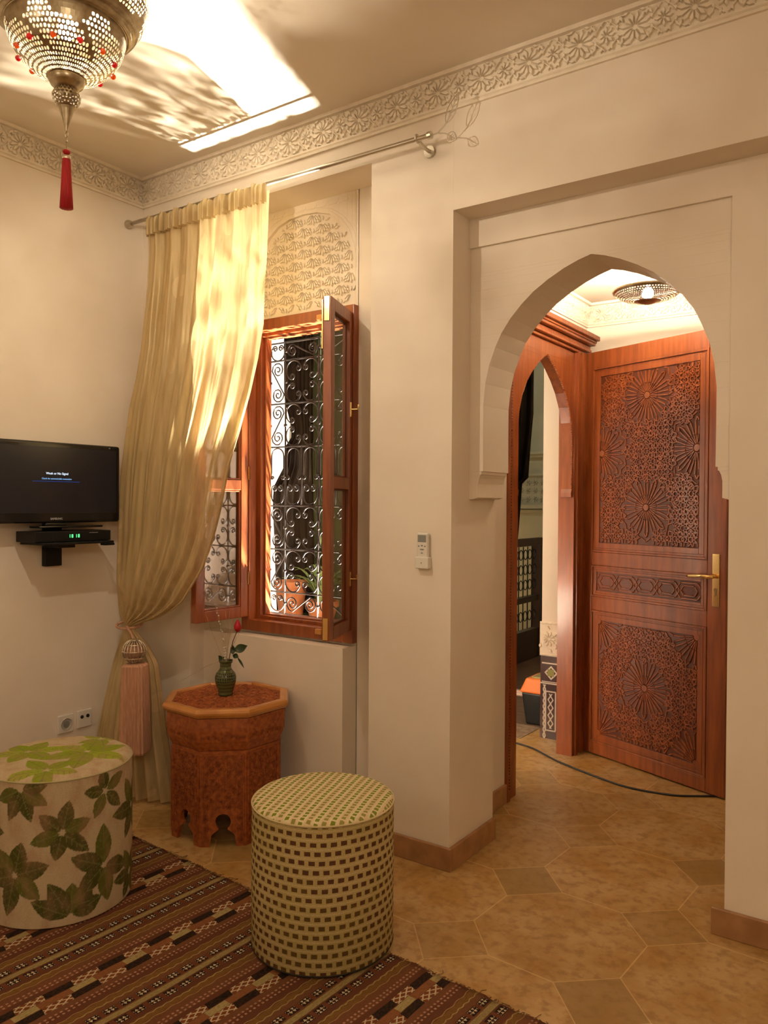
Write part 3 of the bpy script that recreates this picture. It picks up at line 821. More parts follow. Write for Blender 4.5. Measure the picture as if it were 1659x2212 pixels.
tie = thing('curtain_tieback', 'large tieback tassel with silver filigree ball and salmon fringe', 'tassel', (-2.89, 2.24, .25))
g = MB(); g.tube([(-3.06+.072*math.cos(t), 2.335+.045*math.sin(t), .778+.012*math.sin(t)) for t in [2*PI*i/20 for i in range(20)]], .006, 8, closed=True)
g.tube([(-3.03, 2.30, .775), (-2.96, 2.27, .755), (-2.905, 2.24, .735)], .006, 8); g.build('cord', SALMON, tie)
g = MB(); cb = V((-2.90, 2.24, .688))
g.ball(cb, .040, 20, 12); g.build('ball_core', SALMON, tie)
g = MB()
for q in range(5):
    t = -1.2+q*.6
    g.tube([(cb.x+.052*math.cos(t)*math.cos(a), cb.y+.052*math.cos(t)*math.sin(a), cb.z+.052*math.sin(t)) for a in [2*PI*i/24 for i in range(24)]], .0026, 5, closed=True)
for q in range(10):
    a = PI*q/10
    g.tube([(cb.x+.052*math.cos(t)*math.cos(a), cb.y+.052*math.cos(t)*math.sin(a), cb.z+.052*math.sin(t)) for t in [2*PI*i/24 for i in range(24)]], .0022, 5, closed=True)
g.build('filigree_ball', SILVER, tie, smooth=True)['label'] = 'silver filigree ball'
g = MB(); prof = []
def sq(a, z): 
    c, s_ = abs(math.cos(a-.6)), abs(math.sin(a-.6)); return min(1.25, 1/max(c, s_))*(1+.035*math.sin(a*28))
g.lathe([(.0, .636), (.040, .634), (.048, .626), (.049, .60), (.054, .42), (.058, .25), (.055, .242), (.0, .242)], 112, (-2.887, 2.235, 0), fn=sq)
g.build('fringe', SALMON, tie)['label'] = 'thick salmon fringe block'

# ------------------------------------------------------------------ television, receiver, mount
tv = thing('television', 'black flat television showing a no signal message', 'television', (-3.09, 1.98, 1.25))
ty0, ty1, tz0, tz1 = 1.660, 2.303, 1.256, 1.602; tx = -3.085
b = MB(); b.box(tx-.035, tx, ty0, ty1, tz0, tz1); b.build('casing', BLACK, tv, bevel=.012, seg=3)
b = MB(); b.box(tx-.001, tx+.0015, ty0+.022, ty1-.024, tz0+.042, tz1-.022); b.build('screen', SCREEN, tv)
LOGO = pbr('silver_print', (.5, .5, .5), .4)
TXT = emis('screen_text_white', (.75, .85, 1.0), 1.1); TXT2 = emis('screen_text_blue', (.25, .5, .9), .9)
GLOW = emis('screen_blue_band', (.05, .12, .55), .35)
text_mesh('SAMSUNG', .0125, 'logo', LOGO, tv, (tx+.0015, 1.979, tz0+.014), (0, 1, 0), (0, 0, 1))
text_mesh('Weak or No Signal', .0135, 'message', TXT, tv, (tx+.0022, 1.982, 1.463), (0, 1, 0), (0, 0, 1))
text_mesh('Check the antenna/cable connection', .0095, 'message', TXT2, tv, (tx+.0022, 1.980, 1.442), (0, 1, 0), (0, 0, 1))
b = MB(); b.box(tx+.0005, tx+.0018, 1.87, 2.09, 1.432, 1.4345); b.build('message_line', GLOW, tv)
b = MB(); b.box(tx, tx+.0012, ty1-.062, ty1-.056, tz1-.014, tz1-.008); b.build('power_light', pbr('sticker', (.2, .3, .2), .5), tv)
b = MB(); b.box(tx-.03, tx+.0, 1.93, 2.03, 1.243, 1.257); b.box(tx-.045, tx+.03, 1.88, 2.19, 1.235, 1.244); b.build('foot', BLACK, tv, bevel=.004)
mt = thing('wall_bracket', 'black wall bracket arm under the television', 'bracket', (-3.15, 1.99, 1.08))
b = MB(); b.box(XL+.001, XL+.03, 1.975, 2.055, 1.065, 1.30); b.build('wall_plate', BLACKM, mt, bevel=.003)
b = MB(); b.box(XL+.028, -3.04, 1.96, 2.04, 1.150, 1.166); b.box(XL+.028, -2.99, 1.86, 2.200, 1.166, 1.176); b.box(-3.02, -2.985, 2.15, 2.20, 1.156, 1.166); b.build('shelf', BLACKM, mt, bevel=.002)
rc = thing('set_top_box', 'slim black receiver box with green clock digits below the television', 'receiver', (-3.09, 2.07, 1.177))
b = MB(); b.box(-3.16, -3.02, 1.84, 2.205, 1.177, 1.222); b.build('casing', BLACKM, rc, bevel=.003)
GRN = emis('green_digits', (.1, 1.0, .25), 2.2)
def seg7(ch, y, z, h, m):
    on = {'1': 'bc', '8': 'abcdefg', '0': 'abcdef'}[ch]; w = h*.5; t = h*.13
    S = {'a': (0, w, h-t, h), 'g': (0, w, h/2-t/2, h/2+t/2), 'd': (0, w, 0, t), 'f': (0, t, h/2, h), 'e': (0, t, 0, h/2), 'b': (w-t, w, h/2, h), 'c': (w-t, w, 0, h/2)}
    for k in on: a = S[k]; m.box(-3.0199, -3.0192, y+a[0], y+a[1], z+a[2], z+a[3])
m_ = MB()
for ch, y in zip('1818', (1.995, 2.009, 2.026, 2.040)): seg7(ch, y, 1.194, .014, m_)
m_.build('clock_digits', GRN, rc)['label'] = 'glowing green clock digits'
b = MB()
for y0, y1, z in ((2.095, 2.138, 1.212),): b.box(-3.0200, -3.0194, y0, y1, z, z+.0016)
b.build('printing', LOGO, rc)

# ------------------------------------------------------------------ sockets and remote
def socket(y0, y1, z0, z1, label, kind):
    t = thing('wall_socket', label, 'socket', (XL, (y0+y1)/2, z0), None)
    b = MB(); b.box(XL+.0005, XL+.010, y0, y1, z0, z1); pl = b.build('plate', WHITEP, t, bevel=.004)
    yc, zc = (y0+y1)/2, (z0+z1)/2; b = MB()
    if kind:
        b.lathe([(.0, .002), (.021, .002), (.024, .006), (.026, .006), (.026, 0)], 24); ob = b.build('well', pbr('socket_well', (.45, .42, .36), .5), t); ob.data.transform(Matrix.Translation((XL+.009, yc, zc)) @ Matrix.Rotation(PI/2, 4, 'Y'))
        g = MB()
        g.lathe([(.0, .003), (.015, .003), (.015, .004), (0, .004)], 20); ob = g.build('core', GREYP, t); ob.data.transform(Matrix.Translation((XL+.010, yc, zc)) @ Matrix.Rotation(PI/2, 4, 'Y'))
    else:
        for dy in (-.015, .015):
            g = MB(); g.tube([(XL+.008, yc+dy, zc+.01), (XL+.013, yc+dy, zc+.01)], .008, 14); g.build('jack', DARKH, t)
    return t
socket(2.05, 2.128, .310, .392, 'square white wall socket beside the leafy pouf', 1)
socket(2.146, 2.222, .315, .395, 'white antenna outlet next to the curtain hem', 0)
rm = thing('remote_control', 'pale grey air conditioner remote in a holder on the pier', 'remote control', (-1.557, D, 1.107))
b = MB(); b.box(-1.582, -1.534, D-.022, D-.004, 1.112, 1.240); b.build('handset', WHITEP, rm, bevel=.006, seg=3)
b = MB(); b.box(-1.576, -1.540, D-.0228, D-.0215, 1.205, 1.232); b.build('display', GREYP, rm)
for k, (x_, z_, w_) in enumerate(((-1.572, 1.190, .006), (-1.558, 1.192, .008), (-1.545, 1.190, .006), (-1.558, 1.178, .016), (-1.558, 1.165, .008))):
    g = MB(); g.ball((x_, D-.0215, z_), .004, 10, 6, (w_/.006, .4, .8)); g.build('button', GREYP, rm)
b = MB(); b.box(-1.587, -1.529, D-.026, D-.0005, 1.106, 1.150); hd = b.build('holder', WHITEP, rm, bevel=.004)
g = MB(); g.tube([(-1.558, D-.027, 1.128), (-1.558, D-.0255, 1.128)], .0025, 8); g.build('screw', GREYP, hd)

# ------------------------------------------------------------------ side table, vase, flowers
TC = (-2.412, 2.335); TR = math.radians(-3.5)
def octa(R, z, rot=0.): return [(TC[0]+R*math.cos(TR+PI/8+k*PI/4+rot), TC[1]+R*math.sin(TR+PI/8+k*PI/4+rot), z) for k in range(8)]
tb_ = thing('side_table', 'octagonal carved cedar side table with raised rim and arched feet', 'table', (TC[0], TC[1], 0))
def rings(m, levels, close=True, mi=0):
    vs = []
    for R, z in levels: vs += octa(R, z)
    n = len(levels); fs = []
    for i in range(n-1):
        for k in range(8): l = (k+1) % 8; fs.append((i*8+k, i*8+l, (i+1)*8+l, (i+1)*8+k))
    if close: fs.append(tuple(range(7, -1, -1))); fs.append(tuple((n-1)*8+k for k in range(8)))
    m.add(vs, fs, mi)
b = MB(); rings(b, [(.245, .505), (.262, .512), (.271, .524), (.272, .532), (.266, .542), (.258, .545), (.234, .545), (.232, .536)], False)
b.build('rim', WOODRIM, tb_, bevel=.002)['label'] = 'smooth honey coloured rim'
b = MB(); rings(b, [(.24, .510), (.238, .536)]); top = b.build('tabletop', WOODT, tb_)
r = Rel((TC[0], TC[1], .536), (math.cos(TR), math.sin(TR), 0), (-math.sin(TR), math.cos(TR), 0), (0, 0, 1), (-.215, .215, -.215, .215))
def inoct(x, y, a=.208): return abs(x) < a and abs(y) < a and abs(x)+abs(y) < a*1.41
for i in range(-6, 7):
    for j in range(-6, 7):
        cx, cy = i*.036, j*.036
        if (i+j) % 2 == 0 and inoct(cx, cy):
            for k in range(8):
                a = k*PI/4+PI/8; r.bar((cx+.004*math.cos(a), cy+.004*math.sin(a)), (cx+.021*math.cos(a), cy+.021*math.sin(a)), .0048, .0035)
        elif inoct(cx, cy, .2):
            for k in range(4):
                a = k*PI/2+PI/4; a2 = a+PI/2; r.bar((cx+.014*math.cos(a), cy+.014*math.sin(a)), (cx+.014*math.cos(a2), cy+.014*math.sin(a2)), .0045, .003)
cr_ = r.m.build('carving', WOODT, top)
b = MB(); rings(b, [(.228, .372), (.235, .380), (.250, .415), (.256, .46), (.254, .507)], True); apr = b.build('apron', WOODT, tb_, bevel=.003)
# carved relief on the apron faces
m_ = MB()
for k in range(8):
    A = V(octa(.252, 0)[k]); B_ = V(octa(.252, 0)[(k+1) % 8]); u = (B_-A).normalized(); nrm = V((u.y, -u.x, 0)); L = (B_-A).length
    r = Rel(A+V((0, 0, .425)), u, (0, 0, 1), nrm, (.008, L-.008, 0, .076)); r.m = m_
    for i in range(7):
        for j in range(3):
            cx, cy = .018+i*.027, .013+j*.026
            r.rosette(cx, cy, .013, 6, .003, .0028, .003, hub=False)
m_.build('apron_carving', WOODT, apr)
# body: eight panels each with a keyhole foot arch
for k in range(8):
    A = V(octa(.2325, 0)[k]); B_ = V(octa(.2325, 0)[(k+1) % 8]); u = (B_-A).normalized(); nrm = V((u.y, -u.x, 0)); L = (B_-A).length; m_ = MB(); T = .016
    pts = [(.052, 0), (.050, .015), (.045, .045), (.030, .058), (.018, .066), (.018, .072), (.026, .080), (.031, .095), (.027, .112), (.016, .124), (0, .128)]
    c = L/2
    def pr(q0, q1, zt):
        (xa, za), (xb, zb) = q0, q1
        P_ = lambda x, z, d_: A+u*x-nrm*d_+V((0, 0, z))
        m_.hexa([P_(xa, za, 0), P_(xb, zb, 0), P_(xb, zb, T), P_(xa, za, T), P_(xa, zt, 0), P_(xb, zt, 0), P_(xb, zt, T), P_(xa, zt, T)])
    # solid strips outwards of the keyhole, row by row
    for (w0, z0), (w1, z1) in zip(pts[:-1], pts[1:]):
        if z1 <= z0: continue
        for sg in (-1, 1):
            e = 0 if sg < 0 else L
            P_ = lambda x, z, d_: A+u*x-nrm*d_+V((0, 0, z))
            xa, xb = c+sg*w0, c+sg*w1
            q = [P_(xa, z0, 0), P_(e, z0, 0), P_(e, z0, T), P_(xa, z0, T), P_(xb, z1, 0), P_(e, z1, 0), P_(e, z1, T), P_(xb, z1, T)]
            if sg < 0: q = [q[1], q[0], q[3], q[2], q[5], q[4], q[7], q[6]]
            m_.hexa(q)
    m_.obox(A+V((0, 0, .128)), u*L, -nrm*T, V((0, 0, .247)))
    pn_ = m_.build('side_panel', WOODT, tb_)
    r = Rel(A+nrm*.0005, u, (0, 0, 1), nrm, (.006, L-.006, .01, .368))
    for x_ in (.010, L-.010): r.bar((x_, .02), (x_, .36), .006, .004)
    r.bar((.010, .36), (L-.010, .36), .006, .004)
    for j in range(16):
        for i in range(7):
            cx, cz = .024+i*(L-.048)/6, .028+j*.0212
            if cz < .135 and abs(cx-c) < .064-cz*.15: continue
            if (i+j) % 2 == 0: r.rosette(cx, cz, .0125, 6, .0032, .0026, .003, hub=False)
            else: r.lens((cx, cz-.010), (cx, cz+.010), .012, .003, .5)
    r.m.build('carving', WOODT, pn_)

VC = V((-2.434, 2.343, .5395))
va = thing('vase', 'small dark green glazed vase with incised pattern on the side table', 'vase', VC)
b = MB(); b.lathe([(0, 0), (.030, 0), (.031, .006), (.029, .010), (.036, .03), (.043, .055), (.0445, .075), (.040, .092), (.028, .106), (.0235, .114), (.0235, .132), (.028, .142), (.029, .146), (.025, .146), (.021, .132), (.020, .114), (.034, .09), (0, .02)], 40)
vb = b.build('body', mat_vase(), va, smooth=True); vb.matrix_parent_inverse = Matrix.Identity(4)
neck = VC+V((0, 0, .14))
def sp(px, py):     # photo-measured offsets in the plane of the vase, from the neck: right, up (metres)
    rgt_ = V((.8211, .5707, 0)); return neck+rgt_*px+V((0, 0, py))
ro = thing('rose', 'single red rosebud with dark leaves standing in the green vase', 'rose', neck)
stem = [sp(.008, -.09), sp(.012, 0), sp(.020, .04), sp(.030, .085), sp(.046, .125)]
MB().tube(stem, .0019, 8).build('stem', STEM, ro, smooth=True)
bl = MB(); c = sp(.050, .140)
bl.lathe([(.002, -.016), (.010, -.010), (.0155, .0), (.015, .012), (.010, .026), (.003, .036), (.0, .037)], 20, c, fn=lambda a, z: 1+.10*math.sin(3*a+z*160))
bl.build('bud', ROSE, ro, smooth=True)
def leafm(base, tip, w, nrm, curl=.006):
    m = MB(); d = V(tip)-V(base); s_ = d.cross(V(nrm)).normalized(); nn = V(nrm).normalized(); n = 10; vs = []
    for i in range(n+1):
        t = i/n; ww = w*math.sin(PI*min(1, t*1.02)**.85)*.5+.0003; c_ = V(base)+d*t-nn*curl*math.sin(PI*t)
        vs += [c_-s_*ww+nn*.003, c_, c_+s_*ww+nn*.003]
    fs = []
    for i in range(n):
        for k in (0, 1): fs.append((i*3+k, i*3+k+1, i*3+k+4, i*3+k+3))
    m.add(vs, fs)
    vs2 = [v_-nn*.0008 for v_ in vs]; m.add(vs2, [tuple(reversed(f)) for f in fs]); return m
FN = (.57, -.82, .1)
for a_, b_, w_ in ((sp(.035, .045), sp(.092, .068), .036), (sp(.030, .030), sp(.028, .072), .022), (sp(.030, .028), sp(.055, .018), .022), (sp(.050, .018), sp(.078, -.028), .009), (sp(-.006, -.005), sp(-.030, .026), .024), (sp(.010, -.008), sp(.030, .010), .018)):
    leafm(a_, b_, w_, FN).build('leaf', GREENL, ro, smooth=True)
for a_ in (-.5, .5, 2.0):
    leafm(c+V((0, 0, -.016)), c+V((.014*math.cos(a_), .014*math.sin(a_), -.004)), .006, (0, 0, 1), .002).build('sepal', GREENL, ro)
tw = [((-.02, .03), (-.085, .20), 'farthest left leaning twig under the open sash corner', 0), ((-.006, .06), (-.045, .24), 'pale twig thick with white buds left of the rose', 1), ((-.002, .06), (-.038, .225), 'upright twig just right of the budded one', 1),
      ((.004, .09), (.000, .215), 'straight thin twig in the middle of the vase', 0), ((.010, .08), (.016, .215), 'slim twig rising just left of the rosebud', 0), ((.010, .07), (.028, .18), 'short thin twig touching the rosebud', 0), ((-.09, -.025), (-.19, -.085), 'long twig drooping left over the table edge', 0), ((.02, .05), (.062, .13), 'faint short twig leaning right behind the rose', 0)]
for k, (mid, tip, lab, budded) in enumerate(tw):
    t = thing('dry_twig', lab+', in the green vase', 'twig', neck, 'dry twigs in the vase')
    s0 = sp(.004*(k-3)*.6, -.08 if mid[1] > 0 else -.06); sn = sp(.003*(k-3), .0)
    if k == 6: sn = sp(-.015, .006)
    path = []
    P3 = [s0, sn, sp(mid[0], mid[1]), sp(tip[0], tip[1])]
    for i in range(3):
        for q in range(5): path.append(P3[i].lerp(P3[i+1], q/5)+V((rnd.uniform(-.0012, .0012),)*3))
    path.append(P3[3])
    MB().tube(path, [.0011-.0007*i/len(path) for i in range(len(path))], 5).build('stalk', TWIG, t, smooth=True)
    for q in range(6, len(path)):
        if budded or q % 2 == 0: MB().ball(path[q]+V((rnd.uniform(-.002, .002), 0, 0)), .0028 if budded else .0016, 7, 5).build('bud', WHITEP if budded else TWIG, t, smooth=True)

# ------------------------------------------------------------------ poufs
def pouf_profile(r, h, rd=.012):
    return [(0, .0), (r-.006, .0), (r, .008), (r+.001, h*.5), (r, h-rd-.006)] , [(r, h-rd-.006), (r-.001, h-rd), (r-.008, h-.004), (r-.02, h), (r*.6, h+.003), (0, h+.004)]
RZ = .0065     # rug thickness
pc = (-1.535, 1.890); pr_, ph_ = .2175, .445
pf = thing('pouf', 'round pouf in cream fabric woven with small brown and green squares', 'pouf', (pc[0], pc[1], RZ))
a_, c_ = pouf_profile(pr_, ph_)
b = MB(); b.lathe(a_, 96); sd = b.build('side_cover', mat_check('woven_squares_side', False), pf, smooth=True); sd.matrix_parent_inverse = Matrix.Identity(4)
b = MB(); b.lathe(c_, 96); tp = b.build('seat', mat_check('woven_squares_top', True), pf, smooth=True); tp.matrix_parent_inverse = Matrix.Identity(4)
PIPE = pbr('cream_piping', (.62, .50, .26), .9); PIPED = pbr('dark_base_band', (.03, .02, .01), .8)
b = MB(); b.tube([(pr_*math.cos(t), pr_*math.sin(t), ph_-.014) for t in [2*PI*i/80 for i in range(80)]], .003, 6, closed=True); o_ = b.build('piping', PIPE, pf, smooth=True); o_.matrix_parent_inverse = Matrix.Identity(4)
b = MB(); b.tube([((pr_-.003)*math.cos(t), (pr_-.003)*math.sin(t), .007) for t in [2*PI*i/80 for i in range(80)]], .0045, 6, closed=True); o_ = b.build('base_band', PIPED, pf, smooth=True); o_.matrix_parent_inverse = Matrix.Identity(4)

# leaf printed pouf, colours painted on a fine mesh from drawn leaf outlines
lc = (-2.438, 1.580); lr, lh = .2330, .478
BASEC, G1, G2, G3 = (.56, .45, .29), (.080, .080, .018), (.12, .13, .022), (.18, .19, .06)
def leafhit(px, py, L):   # returns (inside, vein)
    bx, by, tx_, ty_, w = L; dx, dy = tx_-bx, ty_-by; ln = math.hypot(dx, dy); dx /= ln; dy /= ln
    t = ((px-bx)*dx+(py-by)*dy)/ln; s_ = (px-bx)*-dy+(py-by)*dx
    if t < 0 or t > 1: return False, False
    hw = w*math.sin(PI*t**.9)**.85*(1-.12*t)
    if abs(s_) > hw: return False, False
    vein = abs(s_) < .0013 or (abs(((t*5-abs(s_)/w*1.1) % 1)-.5) < .04)
    return True, vein
def cluster(cx, cy, s, rot, n=6, span=2*PI):
    return [(cx+.008*math.cos(rot+span*k/n), cy+.008*math.sin(rot+span*k/n), cx+s*rn*math.cos(rot+span*k/n), cy+s*rn*math.sin(rot+span*k/n), s*.25) for k in range(n) for rn in (rnd.uniform(.8, 1.08),)]
# side: u = angle*lr measured from the direction facing the camera, v = height
A0 = math.atan2(-lc[1], -lc[0])
side = []
side += cluster(.005, .30, .105, .3, 6) + cluster(.14, .16, .13, 1.6, 5, 5.4) + cluster(.145, .40, .09, -.8, 5) + cluster(-.14, .17, .13, .3, 6) + cluster(.03, .03, .13, .35, 5, 2.9) + cluster(-.12, .44, .10, 3.6, 5, 3.6) + cluster(-.30, .30, .12, 0, 6) + cluster(.30, .30, .12, 1, 6)+cluster(.28, .08, .1, 1, 6)+cluster(-.33, .08, .12, 0, 6)
for q in range(-3, 4):
    side += cluster(q*.21+.5+.1, .12+.2*(q % 2), .12, q, 6) if abs(q*.21+.6) > .4 and abs(q*.21+.6) < .73 else []
tops = cluster(.05, .07, .165, .2, 6)+cluster(-.11, -.05, .14, 1.0, 6)+cluster(.11, -.12, .13, .5, 5)+cluster(-.04, .19, .09, 2, 5)
def paint(px, py, leaves, top):
    nb = .5+.5*math.sin(px*90+math.sin(py*60)*2); c = BASEC
    for i, L in enumerate(leaves):
        ins, ve = leafhit(px, py, L)
        if ins: c = G3 if ve else (((.26, .33, .02) if i % 3 else (.33, .40, .03)) if top else (G1 if i % 3 else G2))  # top leaves in brighter green, light from above painted into the print
    return c
pf2 = thing('pouf', 'round pouf in cream linen printed with large green leaves', 'pouf', (lc[0], lc[1], RZ))
LM = mat_leaves()
def painted(name, vs, fs, cols, parent):
    me = bpy.data.meshes.new(name); me.from_pydata(vs, [], fs); me.materials.append(LM)
    me.polygons.foreach_set('use_smooth', [True]*len(me.polygons))
    at_ = me.color_attributes.new('print', 'FLOAT_COLOR', 'POINT')
    flat = []
    for c in cols: flat += [c[0], c[1], c[2], 1.0]
    at_.data.foreach_set('color', flat); me.update()
    o = bpy.data.objects.new(name, me); COL.objects.link(o); o.parent = parent; return o
NA, NH = 480, 150; vs, fs, cols = [], [], []
for j in range(NH+1):
    z = (lh-.016)*j/NH; rr = lr-(.005 if j == 0 else 0)+.002*math.sin(PI*j/NH)
    for i in range(NA):
        a = 2*PI*i/NA-PI; vs.append((rr*math.cos(A0+a), rr*math.sin(A0+a), z)); cols.append(paint(a*lr, z, side, False))
for j in range(NH):
    for i in range(NA): k = (i+1) % NA; fs.append((j*NA+i, j*NA+k, (j+1)*NA+k, (j+1)*NA+i))
painted('side_cover', vs, fs, cols, pf2)
NR_ = 70; vs, fs, cols = [], [], []
for j in range(NR_+1):
    t = j/NR_; r_ = lr*(1-t)+.0005
    z = lh-.016+.016*min(1, math.sin(min(1, t*9)*PI/2))+.003*t
    for i in range(NA):
        a = 2*PI*i/NA; x_, y_ = r_*math.cos(a), r_*math.sin(a); vs.append((x_, y_, z)); cols.append(paint(x_, y_, tops, True))
for j in range(NR_):
    for i in range(NA): k = (i+1) % NA; fs.append((j*NA+i, j*NA+k, (j+1)*NA+k, (j+1)*NA+i))
painted('seat', vs, fs, cols, pf2)
b = MB(); b.tube([(lr*math.cos(t)*1.004, lr*math.sin(t)*1.004, lh-.016) for t in [2*PI*i/80 for i in range(80)]], .0026, 6, closed=True); o_ = b.build('piping', pbr('linen_piping', (.45, .40, .20), .9), pf2, smooth=True); o_.matrix_parent_inverse = Matrix.Identity(4)

# ------------------------------------------------------------------ rug
rug = thing('rug', 'striped brown and red kilim rug under the two poufs', 'rug', (-2.075, 1.99, 0)); rug.rotation_euler = (0, 0, math.radians(-3.6))
b = MB(); nx_, ny_ = 120, 100; W0, W1, L0 = -.95, 1.62, -2.6
for i in range(nx_+1):
    for j in range(ny_+1):
        x_ = W0+(W1-W0)*i/nx_; y_ = L0*(1-j/ny_)
        e = .004*math.sin(x_*31)+.003*math.sin(x_*83) if j == ny_ else 0
        b.v.append((x_, y_+e, .0045+.0012*math.sin(x_*17+y_*3)*math.sin(y_*9)))
for i in range(nx_):
    for j in range(ny_): a = i*(ny_+1)+j; b.f.append((a, a+ny_+1, a+ny_+2, a+1)); b.mi.append(0)
n0 = len(b.v)
o_ = b.build('weave', RUGM, rug, smooth=True); o_.matrix_parent_inverse = Matrix.Identity(4)
sm = o_.modifiers.new('s', 'SOLIDIFY'); sm.thickness = .004; sm.offset = -1
FR = pbr('wool_fringe', (.12, .055, .025), .9); m_ = MB()
for i in range(330):
    x_ = W0+(W1-W0)*i/330+rnd.uniform(-.003, .003); L = rnd.uniform(.004, .013) if rnd.random() < .93 else rnd.uniform(.02, .035)
    m_.tube([(x_, -.004, .004), (x_+rnd.uniform(-.004, .004), L*.6, .003), (x_+rnd.uniform(-.008, .008), L, .0012)], .0009, 4)
o_ = m_.build('fringe', FR, rug); o_.matrix_parent_inverse = Matrix.Identity(4); o_['kind'] = 'stuff'

# ------------------------------------------------------------------ pendant lantern
CH = V((-1.862, 1.222, 2.568))
ch = thing('lantern', 'large pierced metal lantern with coloured glass beads and red tassel', 'lantern', (CH.x, CH.y, H))
def perforate(m, prof, nseg, mask, dens):
    """prof: list of (r, z); stepped into rows with staggered holes"""
    L = [0.]
    for a, b_ in zip(prof[:-1], prof[1:]): L.append(L[-1]+math.hypot(b_[0]-a[0], b_[1]-a[1]))
    def at(t):
        t = max(0, min(L[-1], t))
        for i in range(len(L)-1):
            if t <= L[i+1]+1e-9:
                q = (t-L[i])/(L[i+1]-L[i]); return prof[i][0]+(prof[i+1][0]-prof[i][0])*q, prof[i][1]+(prof[i+1][1]-prof[i][1])*q
    nr = max(1, int(L[-1]/dens)); 
    for j in range(nr):
        t0, t1 = L[-1]*j/nr, L[-1]*(j+1)/nr
        for i in range(nseg):
            off = .5 if j % 2 else 0
            a0, a1 = 2*PI*(i+off)/nseg, 2*PI*(i+1+off)/nseg; tm = (t0+t1)/2; am = (a0+a1)/2
            def S(a, t): r, z = at(t); return (CH.x+r*math.cos(a), CH.y+r*math.sin(a), z)
            outer = [(a0, t0), (am, t0), (a1, t0), (a1, tm), (a1, t1), (am, t1), (a0, t1), (a0, tm)]
            if mask(am, tm/L[-1]):
                ha, ht = (a1-a0)*.40, (t1-t0)*.42; js = rnd.uniform(.72, 1.05); tm += (t1-t0)*rnd.uniform(-.05, .05)
                inner = [(am+ha*js*c_, tm+ht*js*s_) for c_, s_ in ((-.75, -.75), (0, -1), (.75, -.75), (1, 0), (.75, .75), (0, 1), (-.75, .75), (-1, 0))]
                m.add([S(*q) for q in outer+inner], [(k, (k+1) % 8, 8+(k+1) % 8, 8+k) for k in range(8)])
            else: m.add([S(*q) for q in outer], [tuple(range(8))])
m_ = MB()
low = [(.036, 2.444), (.055, 2.450), (.088, 2.466), (.120, 2.495), (.138, 2.525), (.146, 2.552), (.149, 2.572)]
def mask1(a, t):
    if t < .06 or t > .93: return False
    k = (a/(2*PI)*6) % 1
    return not (abs(((a+t*1.2)/(2*PI)*6) % 1-.5) < .055 and t > .35) and not (.80 < t and abs(k-.5) < .3)
perforate(m_, low, 84, mask1, .0115); m_.build('lower_bowl', NICKEL, ch, smooth=True)
m_ = MB(); upp = [(.172, 2.590), (.192, 2.612), (.204, 2.64), (.206, 2.67), (.196, 2.70), (.172, 2.73), (.130, 2.752), (.085, 2.765)]
def mask2(a, t):
    for k in range(8):
        ca = 2*PI*(k+.4)/8; d = abs((a-ca+PI) % (2*PI)-PI)
        if math.hypot(d*.9/.42, (t-.36)/.33) < .97: return True
    return t > .74 and t < .97
perforate(m_, upp, 110, mask2, .0115); m_.build('upper_shell', NICKEL, ch, smooth=True)
m_ = MB(); m_.lathe([(.149, 2.570), (.156, 2.568), (.162, 2.575), (.160, 2.582), (.166, 2.584), (.176, 2.588), (.174, 2.596)], 80, (CH.x, CH.y, 0)); m_.build('band', NICKEL, ch, smooth=True)
m_ = MB(); m_.lathe([(.0, 2.418), (.030, 2.418), (.032, 2.424), (.040, 2.430), (.046, 2.442), (.044, 2.452), (.0, 2.456)], 40, (CH.x, CH.y, 0)); m_.build('collar', NICKEL, ch, smooth=True)
m_ = MB(); perforate(m_, [(.008, 2.366), (.024, 2.374), (.034, 2.390), (.036, 2.404), (.028, 2.420)], 22, lambda a, t: .2 < t < .95, .0085)
m_.build('pierced_knop', NICKEL, ch, smooth=True)
m_ = MB(); m_.lathe([(.022, 2.376), (.018, 2.366), (.012, 2.345), (.006, 2.325), (.003, 2.312), (0, 2.310)], 24, (CH.x, CH.y, 0), fn=lambda a, z: 1+.08*math.sin(12*a)); m_.build('spire', NICKEL, ch)
m_ = MB(); m_.tube([(CH.x+.006*math.cos(t), CH.y, 2.302+.007*math.sin(t)) for t in [2*PI*i/14 for i in range(14)]], .0012, 6, closed=True); m_.tube([(CH.x, CH.y, 2.296), (CH.x, CH.y, 2.262)], .0016, 6); m_.ball((CH.x, CH.y, 2.285), .0035, 8, 6); m_.build('link', NICKEL, ch)
m_ = MB(); m_.tube([(CH.x, CH.y, 2.765), (CH.x, CH.y, H-.02)], .004, 8); m_.lathe([(.085, 2.765), (.05, 2.78), (.02, 2.80), (.006, 2.80)], 32, (CH.x, CH.y, 0)); m_.lathe([(0, H-.03), (.035, H-.02), (.045, H), (0, H)], 24, (CH.x, CH.y, 0))
m_.build('hanging_rod', NICKEL, ch)
m_ = MB(); m_.ball((CH.x, CH.y, 2.258), .010, 14, 8, (1, 1, .7)); m_.lathe([(.004, 2.25), (.0095, 2.247), (.0095, 2.238), (.0105, 2.232), (.013, 2.18), (.0165, 2.112), (.0, 2.110)], 40, (CH.x, CH.y, 0), fn=lambda a, z: 1+.05*math.sin(14*a)); m_.build('tassel', RED, ch, smooth=True)['label'] = 'red silk tassel'
m_ = MB(); m_.lathe([(.0102, 2.247), (.0108, 2.243), (.0102, 2.239)], 24, (CH.x, CH.y, 0)); m_.build('tassel_ring', SILVER, ch)
camd = math.atan2(-CH.y, -CH.x)
